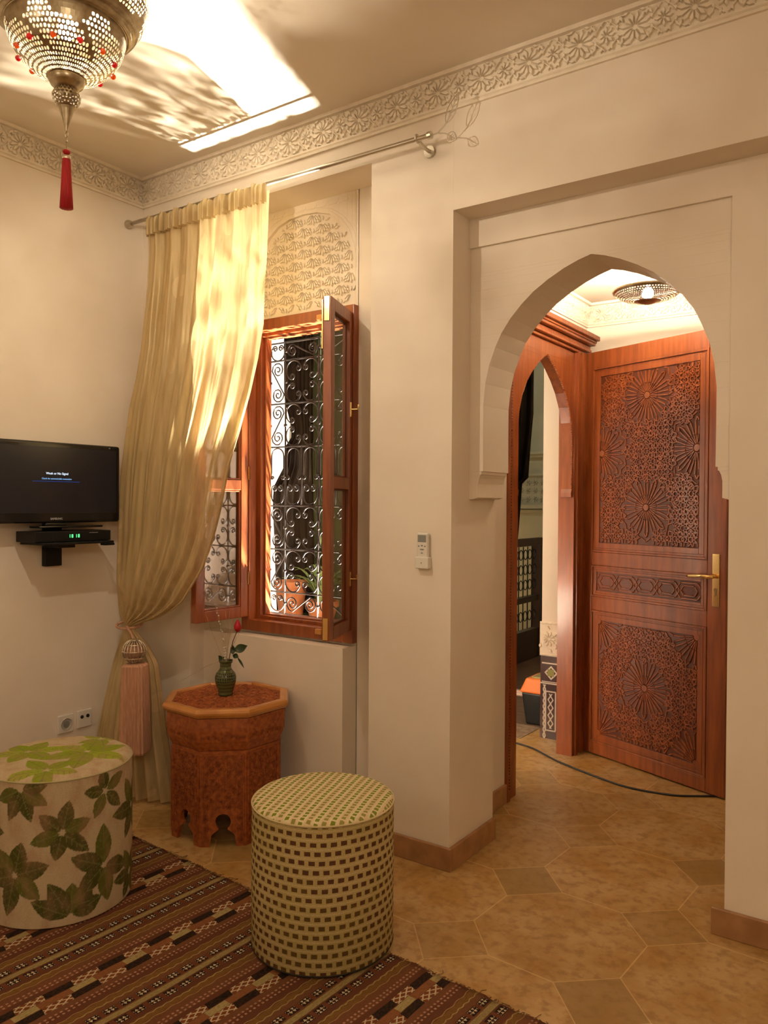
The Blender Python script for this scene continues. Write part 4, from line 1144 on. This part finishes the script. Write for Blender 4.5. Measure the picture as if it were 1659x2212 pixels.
def jewel(name, col): 
    m, nt, out = nodes(name); t = N(nt, 'ShaderNodeBsdfTranslucent', {'Color': c4(col)}); g_ = N(nt, 'ShaderNodeBsdfGlossy', {'Roughness': .1}); x_ = N(nt, 'ShaderNodeMixShader', {0: .1, 1: t.outputs[0], 2: g_.outputs[0]}); nt.links.new(x_.outputs[0], out.inputs[0]); return m
JA, JR = jewel('amber_glass', (1, .30, .02)), jewel('ruby_glass', (.9, .02, .08))
for k in range(12):
    a = camd+PI/12+2*PI*k/12; t = (.118, 2.492)
    m_ = MB(); m_.ball((CH.x+(t[0]+.002)*math.cos(a), CH.y+(t[0]+.002)*math.sin(a), t[1]), .0075, 12, 8); o_ = m_.build('glass_bead', JA if k % 2 else JR, ch, smooth=True)
    o_['label'] = 'amber glass bead' if k % 2 else 'ruby glass bead'
BULB = emis('bulb_glow', (1, .86, .62), 160)
for dx, dy, dz in ((0, 0, .0),):
    m_ = MB(); m_.ball((CH.x+dx, CH.y+dy, 2.575+dz), .022, 16, 10, (1, 1, 1.25)); o_ = m_.build('bulb', BULB, ch, smooth=True)
    m_ = MB(); m_.tube([(CH.x+dx, CH.y+dy, 2.60+dz), (CH.x+dx, CH.y+dy, 2.765)], .010, 10); m_.build('lamp_holder', WHITEP, ch)

# hallway lamp
HL = V((-1.065, 3.60, 2.285))
hl = thing('ceiling_lamp', 'flat pierced metal ceiling lamp in the hallway beyond the arch', 'lamp', (HL.x, HL.y, 2.46))
CHs = CH; CH = V((HL.x, HL.y, 0))
m_ = MB(); perforate(m_, [(.045, 2.262), (.09, 2.270), (.125, 2.284), (.145, 2.302)], 72, lambda a, t: .05 < t < .97, .0105); m_.build('shade', NICKEL, hl, smooth=True)
CH = CHs
m_ = MB(); m_.lathe([(.145, 2.300), (.152, 2.306), (.155, 2.312), (.150, 2.316), (.143, 2.312)], 60, (HL.x, HL.y, 0)); m_.build('rim', NICKEL, hl, smooth=True)
m_ = MB(); m_.lathe([(0, 2.250), (.012, 2.250), (.03, 2.256), (.046, 2.263)], 40, (HL.x, HL.y, 0)); m_.build('boss', NICKEL, hl, smooth=True)
m_ = MB()
for k in range(3):
    a = 2*PI*k/3+.3; m_.tube([(HL.x+.148*math.cos(a), HL.y+.148*math.sin(a), 2.312), (HL.x, HL.y, 2.45)], .0015, 5)
m_.build('chain', NICKEL, hl)
HB = emis('hall_bulb_glow', (1, .90, .74), 200)
m_ = MB(); m_.ball((HL.x, HL.y, 2.300), .026, 16, 10); m_.build('bulb', HB, hl, smooth=True)
m_ = MB(); m_.tube([(HL.x, HL.y, 2.335), (HL.x, HL.y, 2.46)], .011, 10); m_.build('lamp_holder', WHITEP, hl)

# ------------------------------------------------------------------ entrance door
dr = struct(thing('door_1', 'open carved red cedar door leaf with brass handle', None, (-1.585, 4.17, 0)))
h0 = V((-1.585, 4.17, 0)); du = V((.815, -.33, 0)).normalized(); dn = V((du.y, -du.x, 0)); LW = .879
def DP(u, z, h=0): return h0+du*u+dn*h+V((0, 0, z))
b = MB()
def db(u0, u1, z0, z1, h0_, h1_): b.obox(DP(u0, z0, h0_), du*(u1-u0), V((0, 0, z1-z0)), dn*(h1_-h0_))
db(0, LW, .008, 2.168, -.045, -.012)      # core
for u0, u1, z0, z1 in ((0, .078, .008, 2.168), (.783, LW, .008, 2.168), (.078, .783, 2.080, 2.168), (.078, .783, 1.022, 1.095), (.078, .783, .780, .855), (.078, .783, .008, .072)): db(u0, u1, z0, z1, -.012, 0)
b.build('leaf', WOOD, dr, bevel=.003)
panels = [(.078, .783, 1.095, 2.080), (.078, .783, .855, 1.022), (.078, .783, .072, .780)]
for i, (u0, u1, z0, z1) in enumerate(panels):
    b = MB()
    for w0, w1, hh in ((.0, .010, .004), (.010, .022, -.004)):          # stepped mouldings
        db(u0+w0, u0+w1, z0+w0, z1-w0, -.012, hh); db(u1-w1, u1-w0, z0+w0, z1-w0, -.012, hh); db(u0+w1, u1-w1, z0+w0, z0+w1, -.012, hh); db(u0+w1, u1-w1, z1-w1, z1-w0, -.012, hh)
    f_ = .050 if i != 1 else .034
    db(u0+.022, u0+f_, z0+.022, z1-.022, -.012, -.003); db(u1-f_, u1-.022, z0+.022, z1-.022, -.012, -.003); db(u0+f_, u1-f_, z0+.022, z0+f_, -.012, -.003); db(u0+f_, u1-f_, z1-f_, z1-.022, -.012, -.003)
    pn_ = b.build('panel', WOOD, dr, bevel=.0015)
    b = MB(); db(u0+f_, u1-f_, z0+f_, z1-f_, -.0118, -.0095); b.build('panel_ground', WOODD, pn_)  # ground darker than the straps, groove shade put into the colour
    a0, a1, b0, b1 = u0+f_+.004, u1-f_-.004, z0+f_+.004, z1-f_-.004
    r = Rel(DP(0, 0, -.0096), du, (0, 0, 1), dn, (a0, a1, b0, b1))
    W_, H_ = .0095, .0062
    if i != 1:
        stars = [(.43, 1.900), (.43, 1.335), (a0+.01, 1.62), (a1-.01, 1.62)] if i == 0 else [(.43, .424), (a0, b1), (a1, b1), (a0, b0), (a1, b0)]
        Rs = .150 if i == 0 else .155
        for cx, cz in stars: r.rosette(cx, cz, Rs, 16, W_, H_, .020)
        st = .088; z_ = b0+.035; rw = 0
        while z_ < b1:
            x_ = a0+.03+(st*.5 if rw % 2 else 0)
            while x_ < a1+.03:
                if all(math.hypot(x_-cx, z_-cz) > Rs+.018 for cx, cz in stars): r.girih(x_, z_, .052, W_*.85, H_, (rw % 2)*PI/8)
                x_ += st
            z_ += st*.62; rw += 1
        for cx, cz in stars:
            for k in range(16):
                a = 2*PI*(k+.5)/16; a2 = a+2*PI/16; q1 = (cx+(Rs+.004)*math.cos(a), cz+(Rs+.004)*math.sin(a)); q2 = (cx+(Rs+.022)*math.cos((a+a2)/2), cz+(Rs+.022)*math.sin((a+a2)/2)); q3 = (cx+(Rs+.004)*math.cos(a2), cz+(Rs+.004)*math.sin(a2))
                r.bar(q1, q2, W_*.8, H_); r.bar(q2, q3, W_*.8, H_)
    else:
        cz = (b0+b1)/2; n = 5; st = (a1-a0)/n
        for k in range(n):
            cx = a0+st*(k+.5); ww, hh = st*.60, (b1-b0)*.42
            for sc_ in (1., .62):
                hx = [(-ww*sc_, 0), (-ww*.62*sc_, hh*sc_), (ww*.62*sc_, hh*sc_), (ww*sc_, 0), (ww*.62*sc_, -hh*sc_), (-ww*.62*sc_, -hh*sc_)]
                for q in range(6): r.bar((cx+hx[q][0], cz+hx[q][1]), (cx+hx[(q+1) % 6][0], cz+hx[(q+1) % 6][1]), W_*.9, H_)
    r.m.build('carving', WOOD, pn_)
# handle
b = MB(); db(.811, .848, .880, 1.124, 0, .004); hp = b.build('handle', BRASS, dr, bevel=.008, seg=3)
g = MB(); g.tube([DP(.829, 1.020, .004), DP(.829, 1.020, .045), DP(.820, 1.020, .050), DP(.78, 1.022, .050), DP(.72, 1.018, .048), DP(.708, 1.016, .044)], [.009, .009, .0095, .0085, .0095, .007], 12); g.build('lever', BRASS, hp, smooth=True)
g = MB(); g.tube([DP(.829, .958, .0035), DP(.829, .958, .006)], .0085, 16); g.obox(DP(.824, .932, .0035), du*.010, V((0, 0, .02)), dn*.0025); g.build('keyhole', pbr('keyhole_metal', (.25, .17, .08), .35, metal=1.), hp)

# door frame with its arched head
df = struct(thing('door_2', 'red cedar door frame with pointed arch opening and moulded top', None, (-1.6, 3.7, 0)))
b = MB(); fx0, fx1 = -1.66, -1.572
b.box(fx0, fx1, 3.232, 3.345, 0, 2.165); b.box(fx0, fx1, 4.035, 4.165, 0, 2.165)
b.box(fx0+.02, fx1+.012, 4.055, 4.085, 0, 2.165); b.box(fx0+.02, fx1+.018, 4.12, 4.165, 0, 2.165); b.box(fx0+.02, fx1+.012, 3.235, 3.262, 0, 2.165)
ah = [(1.385, .345), (1.386, .325), (1.41, .322), (1.43, .333), (1.55, .340), (1.68, .338), (1.78, .322), (1.86, .290), (1.93, .240), (1.99, .175), (2.04, .105), (2.075, .045), (2.095, 0)]
CY = 3.69
for sg in (-1, 1):
    for (z0, w0), (z1, w1) in zip(ah[:-1], ah[1:]):
        e = CY+sg*.347
        q = [(fx0+.02, CY+sg*w0, z0), (fx1-.008, CY+sg*w0, z0), (fx1-.008, e, z0), (fx0+.02, e, z0), (fx0+.02, CY+sg*w1, z1), (fx1-.008, CY+sg*w1, z1), (fx1-.008, e, z1), (fx0+.02, e, z1)]
        if sg < 0: q = [q[3], q[2], q[1], q[0], q[7], q[6], q[5], q[4]]
        b.hexa(q)
b.box(fx0+.02, fx1-.008, 3.343, 4.037, 2.095, 2.165)
b.build('frame', WOOD, df, bevel=.003)
b = MB()
for k, (p_, z0, z1) in enumerate(((.010, 2.160, 2.178), (.030, 2.176, 2.190), (.024, 2.190, 2.212), (.050, 2.212, 2.226), (.056, 2.226, 2.238), (.072, 2.238, 2.262))):
    b.box(fx0+.055, fx1+p_, 3.20-p_*.2, 4.190+p_*.35, z0, z1)
b.build('cornice', WOOD, df, bevel=.003)
m_ = MB()
z_ = .06
while z_ < 2.15:
    m_.ball((fx1+.0125, 3.2485, z_), .0042, 6, 4); z_ += .0135
m_.build('beading', WOODD, df)
m_ = MB()
for sg in (1,):
    for (z0, w0), (z1, w1) in zip(ah[3:-1], ah[4:]):
        n = max(1, int(math.hypot(z1-z0, w1-w0)/.012))
        for q in range(n): t = (q+.5)/n; m_.ball((fx1-.012, CY+sg*(w0+(w1-w0)*t), z0+(z1-z0)*t), .0055, 6, 4)
        for q in range(n): t = (q+.5)/n; m_.ball((fx1-.012, CY-sg*(w0+(w1-w0)*t), z0+(z1-z0)*t), .0055, 6, 4)
m_.build('arch_beading', WOODT, df)

# tiled and carved base of the door reveal
struct(MB().box(-1.853, -1.664, 4.262, 4.27, 0, .474).build('trim_7', mat_zellij()))
r = Rel((-1.855, 4.258, .476), (1, 0, 0), (0, 0, 1), (0, -1, 0), (0, .19, 0, .195))
r.m.box(-1.857, -1.664, 4.258, 4.2705, .476, .672)
for (cx, cz) in ((.055, .10), (.15, .10)):
    for k in range(10): a = 2*PI*k/10; r.lens((cx+.006*math.cos(a), cz+.006*math.sin(a)), (cx+.045*math.cos(a), cz+.045*math.sin(a)), .016, .009)
    for k in range(6): a = 2*PI*k/6+.4; r.lens((cx+.055*math.cos(a), cz+.055*math.sin(a)), (cx+.078*math.cos(a+.4), cz+.078*math.sin(a+.4)), .02, .009)
r.bar((0, .188), (.19, .188), .008, .006); r.bar((0, .008), (.19, .008), .01, .006)
struct(r.m.build('trim_8', CARVED))

# cable
cab = [(-2.25, 4.10), (-1.977, 4.067), (-1.90, 4.062), (-1.797, 4.031), (-1.70, 3.97), (-1.60, 3.905), (-1.458, 3.839), (-1.34, 3.79), (-1.24, 3.753), (-1.16, 3.738), (-1.082, 3.740), (-1.00, 3.754), (-.944, 3.774), (-.846, 3.838), (-.74, 3.92), (-.62, 4.0)]
def smoothp(P, n=6):
    out = []
    for i in range(len(P)-1):
        p0 = V(P[max(i-1, 0)]); p1 = V(P[i]); p2 = V(P[i+1]); p3 = V(P[min(i+2, len(P)-1)])
        for k in range(n):
            t = k/n; out.append(.5*((2*p1)+(p2-p0)*t+(2*p0-5*p1+4*p2-p3)*t*t+(-p0+3*p1-3*p2+p3)*t**3))
    out.append(V(P[-1])); return out
cb_ = [(p.x, p.y, .0052) for p in smoothp([(a, c, 0) for a, c in cab])]
o_ = MB().tube(cb_, .0048, 8).build('power_cable', RUBBER, smooth=True); tag(o_, 'black power cable snaking across the hallway floor under the door', 'cable')

# ------------------------------------------------------------------ gallery beyond the door
struct(MB().box(-9, -1.85, 3.75, 9.5, -.15, 0).build('floor_gallery', FLOORM))
o_ = MB().box(-2.86, -1.92, 4.44, 9.4, .0005, .004).build('trim_9', mat_wooddeck()); struct(o_)
struct(MB().box(-2.95, -1.85, 2.77, 9.5, 3.3, 3.4).build('ceiling_gallery', GALWALL))
struct(MB().box(-1.85, -1.7, 4.5, 9.5, 0, 3.3).build('wall_gallery_right', GALWALL))
b = MB(); b.box(-9, -1.85, 7.6, 7.8, 0, 4.5)
for z_, p_, h_ in ((1.83, .05, .03), (1.86, .08, .03), (1.64, .03, .025), (1.30, .06, .04), (1.26, .03, .03)): b.box(-9, -1.85, 7.6-p_, 7.6, z_, z_+h_)
struct(b.build('wall_gallery_far', GALWALL))
# carved frieze between the mouldings
r = Rel((-3.9, 7.60, 1.36), (1, 0, 0), (0, 0, 1), (0, -1, 0), (0, 1.9, 0, .26))
for i in range(24):
    for j in range(3):
        for k in range(6): a = k*PI/3; r.lens((.04+i*.08, .04+j*.085), (.04+i*.08+.036*math.cos(a), .04+j*.085+.036*math.sin(a)), .018, .01)
struct(r.m.build('trim_10', GALWALL))
rl = thing('railing', 'dark wooden gallery railing with iron scrolls seen through the doorway', 'railing', (-2.88, 5.6, 0))
b = MB(); b.box(-2.91, -2.85, 4.75, 6.64, .985, 1.05); b.box(-2.905, -2.855, 4.75, 6.6, .50, .55); b.box(-2.91, -2.85, 4.75, 6.6, .0, .26); b.build('rails', DARKWOOD, rl)
b = MB(); b.box(-2.925, -2.835, 6.50, 6.60, 0, .99); b.build('post', DARKWOOD, rl, bevel=.004)
m_ = MB(); y_ = 4.80
while y_ < 6.48:
    m_.tube([(-2.88, y_, .27), (-2.88, y_, .98)], .006, 6)
    for zc in (.38, .65, .78, .91):
        rr = .035
        m_.tube([(-2.88, y_+.045+rr*math.cos(t), zc+rr*1.2*math.sin(t)) for t in [2*PI*i/14 for i in range(14)]], .0045, 5, closed=True)
    y_ += .09
m_.build('iron_scrolls', IRON, rl)
cl_ = MB()
prof = [(4.6, .0)]
b = MB()
# dark tied drape hanging in the gallery opening
def drape(name, label, xs, y, z0, z1, amp=.03, n=90, nz=40, mat=DRAPE):
    m = MB()
    for j in range(nz+1):
        z = z0+(z1-z0)*j/nz; xl, xr = xs(z)
        for i in range(n+1):
            s_ = i/n; m.v.append((xl+(xr-xl)*s_, y+amp*math.sin(s_*2*PI*6+math.sin(z*2))+.4*amp*math.sin(s_*2*PI*13), z))
    for j in range(nz):
        for i in range(n): a = j*(n+1)+i; m.f.append((a, a+1, a+n+2, a+n+1)); m.mi.append(0)
    o = m.build(name, mat, smooth=True); tag(o, label, 'drape')
    sm = o.modifiers.new('s', 'SOLIDIFY'); sm.thickness = .004; return o
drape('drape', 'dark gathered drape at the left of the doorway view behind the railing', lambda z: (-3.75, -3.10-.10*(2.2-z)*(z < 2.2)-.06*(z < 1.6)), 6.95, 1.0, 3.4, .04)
# seen through the window
def xl_(z):
    P_ = [(3.3, -3.585), (2.05, -3.575), (1.83, -3.508), (1.76, -3.52), (1.72, -3.577), (1.60, -3.58), (1.45, -3.69), (1.30, -3.70), (.6, -3.66)]
    for (za, xa), (zb, xb) in zip(P_[:-1], P_[1:]):
        if zb <= z <= za: return xa+(xb-xa)*(za-z)/(za-zb)
    return -3.585
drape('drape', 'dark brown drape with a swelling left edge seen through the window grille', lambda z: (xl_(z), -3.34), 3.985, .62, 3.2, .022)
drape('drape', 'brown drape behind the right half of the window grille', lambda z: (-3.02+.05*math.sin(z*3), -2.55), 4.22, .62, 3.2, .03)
struct(MB().box(-4.2, -2.45, 4.42, 4.50, 0, 3.2).build('wall_patio_olive', OLIVEW))
o_ = MB(); o_.box(-3.62, -3.40, 3.88, 3.92, 0, 3.4); 
struct(MB().box(-4.1, -3.62, 4.12, 4.20, .0, 3.4).build('wall_patio_pillar', OUTWALL, bevel=.01))
struct(MB().box(-3.57, -2.95, 2.77, 9.5, 3.3, 3.4).build('ceiling_sun_block', GALWALL))  # unseen slab added to keep the sun off the drapes
struct(MB().box(-5.4, -2.5, 3.76, 3.90, 0, .60).build('wall_patio_parapet', OUTWALL))
struct(MB().box(-1.87, -1.851, EXT, 3.225, 0, 3.3).build('wall_reflection_panel', pbr('reflection_panel_tint', (.50, .38, .30), .7)))  # facing added over the hall wall, tinted for the reflection in the pane
struct(MB().box(-5.2, -5.0, 2.0, 7.6, -3, 4.5).build('wall_patio_left', OUTWALL))
struct(MB().box(-5.2, -1.85, 2.77, 7.6, -3.1, -3.0).build('floor_patio', PATIO))
def pot(x, y, r, h, label):
    t = thing('flower_pot', label, 'flower pot', (x, y, .60))
    b = MB(); b.lathe([(0, 0), (r*.68, 0), (r*.95, h-.035), (r*1.06, h-.035), (r*1.06, h), (r*.92, h), (r*.86, h-.02), (0, h-.02)], 32, (x, y, .60)); b.build('pot', TERRA, t); return t
pot(-3.36, 3.80, .105, .25, 'terracotta pot at the lower left behind the window grille')
pot(-3.12, 3.82, .10, .14, 'low terracotta pot holding the strap leaved plant')
pl_ = thing('potted_plant', 'plant with long green strap leaves behind the lower window grille', 'plant', (-3.12, 3.82, .72))
m_ = MB()
for k in range(46):
    a = rnd.uniform(0, 2*PI); L = rnd.uniform(.22, .44); out_ = rnd.uniform(.04, .26); b0_ = V((-3.12+.03*math.cos(a), 3.82+.03*math.sin(a), .72)); w = rnd.uniform(.008, .014)
    vs = []; n = 9; sd_ = V((-math.sin(a), math.cos(a), 0))
    for i in range(n+1):
        t = i/n; c_ = b0_+V((math.cos(a)*out_*t**1.6, math.sin(a)*out_*t**1.6*.7, L*(t-.45*t**3))); ww = w*(1-t**2.5)+.0008
        vs += [c_-sd_*ww, c_+V((0, 0, -.003)), c_+sd_*ww]
    fs = []
    for i in range(n):
        for q in (0, 1): fs.append((i*3+q, i*3+q+1, i*3+q+4, i*3+q+3))
    m_.add(vs, fs)
m_.build('foliage', LEAF, pl_, smooth=True)
# tool box and small orange piece
tx_ = thing('toolbox', 'black toolbox with orange lid standing outside the door', 'toolbox', (-1.965, 4.62, .0045))
b = MB(); z0 = .0045
b.hexa([(-2.035, 4.46, z0), (-1.885, 4.46, z0), (-1.885, 4.80, z0), (-2.035, 4.80, z0), (-2.055, 4.44, .20), (-1.870, 4.44, .20), (-1.870, 4.82, .20), (-2.055, 4.82, .20)]); b.build('case', BLACKM, tx_, bevel=.01)
b = MB(); b.hexa([(-2.066, 4.43, .20), (-1.862, 4.43, .20), (-1.862, 4.83, .20), (-2.066, 4.83, .20), (-2.035, 4.46, .285), (-1.885, 4.46, .285), (-1.885, 4.80, .285), (-2.035, 4.80, .285)]); ld = b.build('lid', ORANGE, tx_, bevel=.01)
b = MB(); b.hexa([(-2.015, 4.47, .262), (-1.905, 4.47, .262), (-1.905, 4.78, .288), (-2.015, 4.78, .288), (-2.005, 4.49, .292), (-1.915, 4.49, .292), (-1.915, 4.77, .294), (-2.005, 4.77, .294)]); b.build('lid_inset', OLIVEP, ld)
mat_ = MB().box(-2.5, -1.93, 4.17, 4.44, .0004, .004).build('door_mat', pbr('faded_mat', (.30, .22, .13), .9, var=(.18, .10, .07), vscale=30)); tag(mat_, 'faded patterned mat on the floor outside the door', 'mat')
b = MB(); b.hexa([(-2.12, 4.17, .0045), (-1.985, 4.185, .0045), (-1.99, 4.25, .0045), (-2.12, 4.26, .0045), (-2.12, 4.18, .05), (-2.03, 4.19, .045), (-2.035, 4.245, .045), (-2.12, 4.25, .05)]); o_ = b.build('plastic_tray', ORANGE, bevel=.003); tag(o_, 'bright orange plastic piece on the mat outside', 'tray')

# ------------------------------------------------------------------ light
def lamp(kind, name, loc, power, col, size=.1, rot=None, **kw):
    l = bpy.data.lights.new(name, kind); l.energy = power; l.color = col
    if kind in ('POINT', 'SPOT'): l.shadow_soft_size = size
    if kind == 'SUN': l.angle = size
    if kind == 'AREA': l.size = size
    for k, v in kw.items(): setattr(l, k, v)
    o = bpy.data.objects.new(name, l); COL.objects.link(o); o.location = loc
    if rot is not None: o.rotation_euler = V(rot).to_track_quat('-Z', 'Y').to_euler()
    return o
WARM = (1, .84, .64)
lamp('POINT', 'lantern_light', (CH.x, CH.y, 2.52), 56, WARM, .012)
lamp('POINT', 'hall_light', (HL.x, HL.y, 2.303), 200, (1, .84, .62), .03)
# sunlight thrown up into the room off the wet patio floor
Ls = V((-2.25, 3.35, -.20))
lamp('SPOT', 'sun_glint', Ls, 5200, (1, .94, .82), .04, rot=V((-2.30, 2.70, 1.33))-Ls, spot_size=math.radians(40), spot_blend=.08)
lamp('SPOT', 'mirrored_wall_fill', (-4.3, 3.5, 3.6), 2600, (1, .9, .78), .02, rot=V((-1.87, 2.99, 1.35))-V((-4.3, 3.5, 3.6)), spot_size=math.radians(11), spot_blend=.1)  # added spot brightening the patio wall mirrored in the left sash
lamp('SUN', 'sun', (0, 0, 6), 16, (1, .93, .82), .01, rot=(-.05, .6, -.8))
# unseen fill lights added behind the camera to brighten the room
lamp('POINT', 'room_fill_a', (.9, -.6, 2.25), 30, WARM, .14)
lamp('POINT', 'room_fill_b', (-1.6, -1.5, 2.25), 15, WARM, .14)

lamp('POINT', 'gallery_fill', (-2.4, 6.3, 2.7), 14, (1, .9, .7), .08)  # added fill that lifts the dim far end of the gallery
w = bpy.data.worlds.new('world'); SC.world = w; w.use_nodes = True
bg = w.node_tree.nodes['Background']; bg.inputs[0].default_value = (.75, .85, 1.0, 1); bg.inputs[1].default_value = .22

SC.view_settings.view_transform = 'Standard'; SC.view_settings.look = 'None'; SC.view_settings.exposure = 0.12; SC.view_settings.gamma = 1.0
SC.view_settings.use_curve_mapping = False
SC.cycles.max_bounces = 8; SC.cycles.transparent_max_bounces = 16; SC.cycles.caustics_reflective = False; SC.cycles.caustics_refractive = False
SC.cycles.sample_clamp_indirect = 6.0
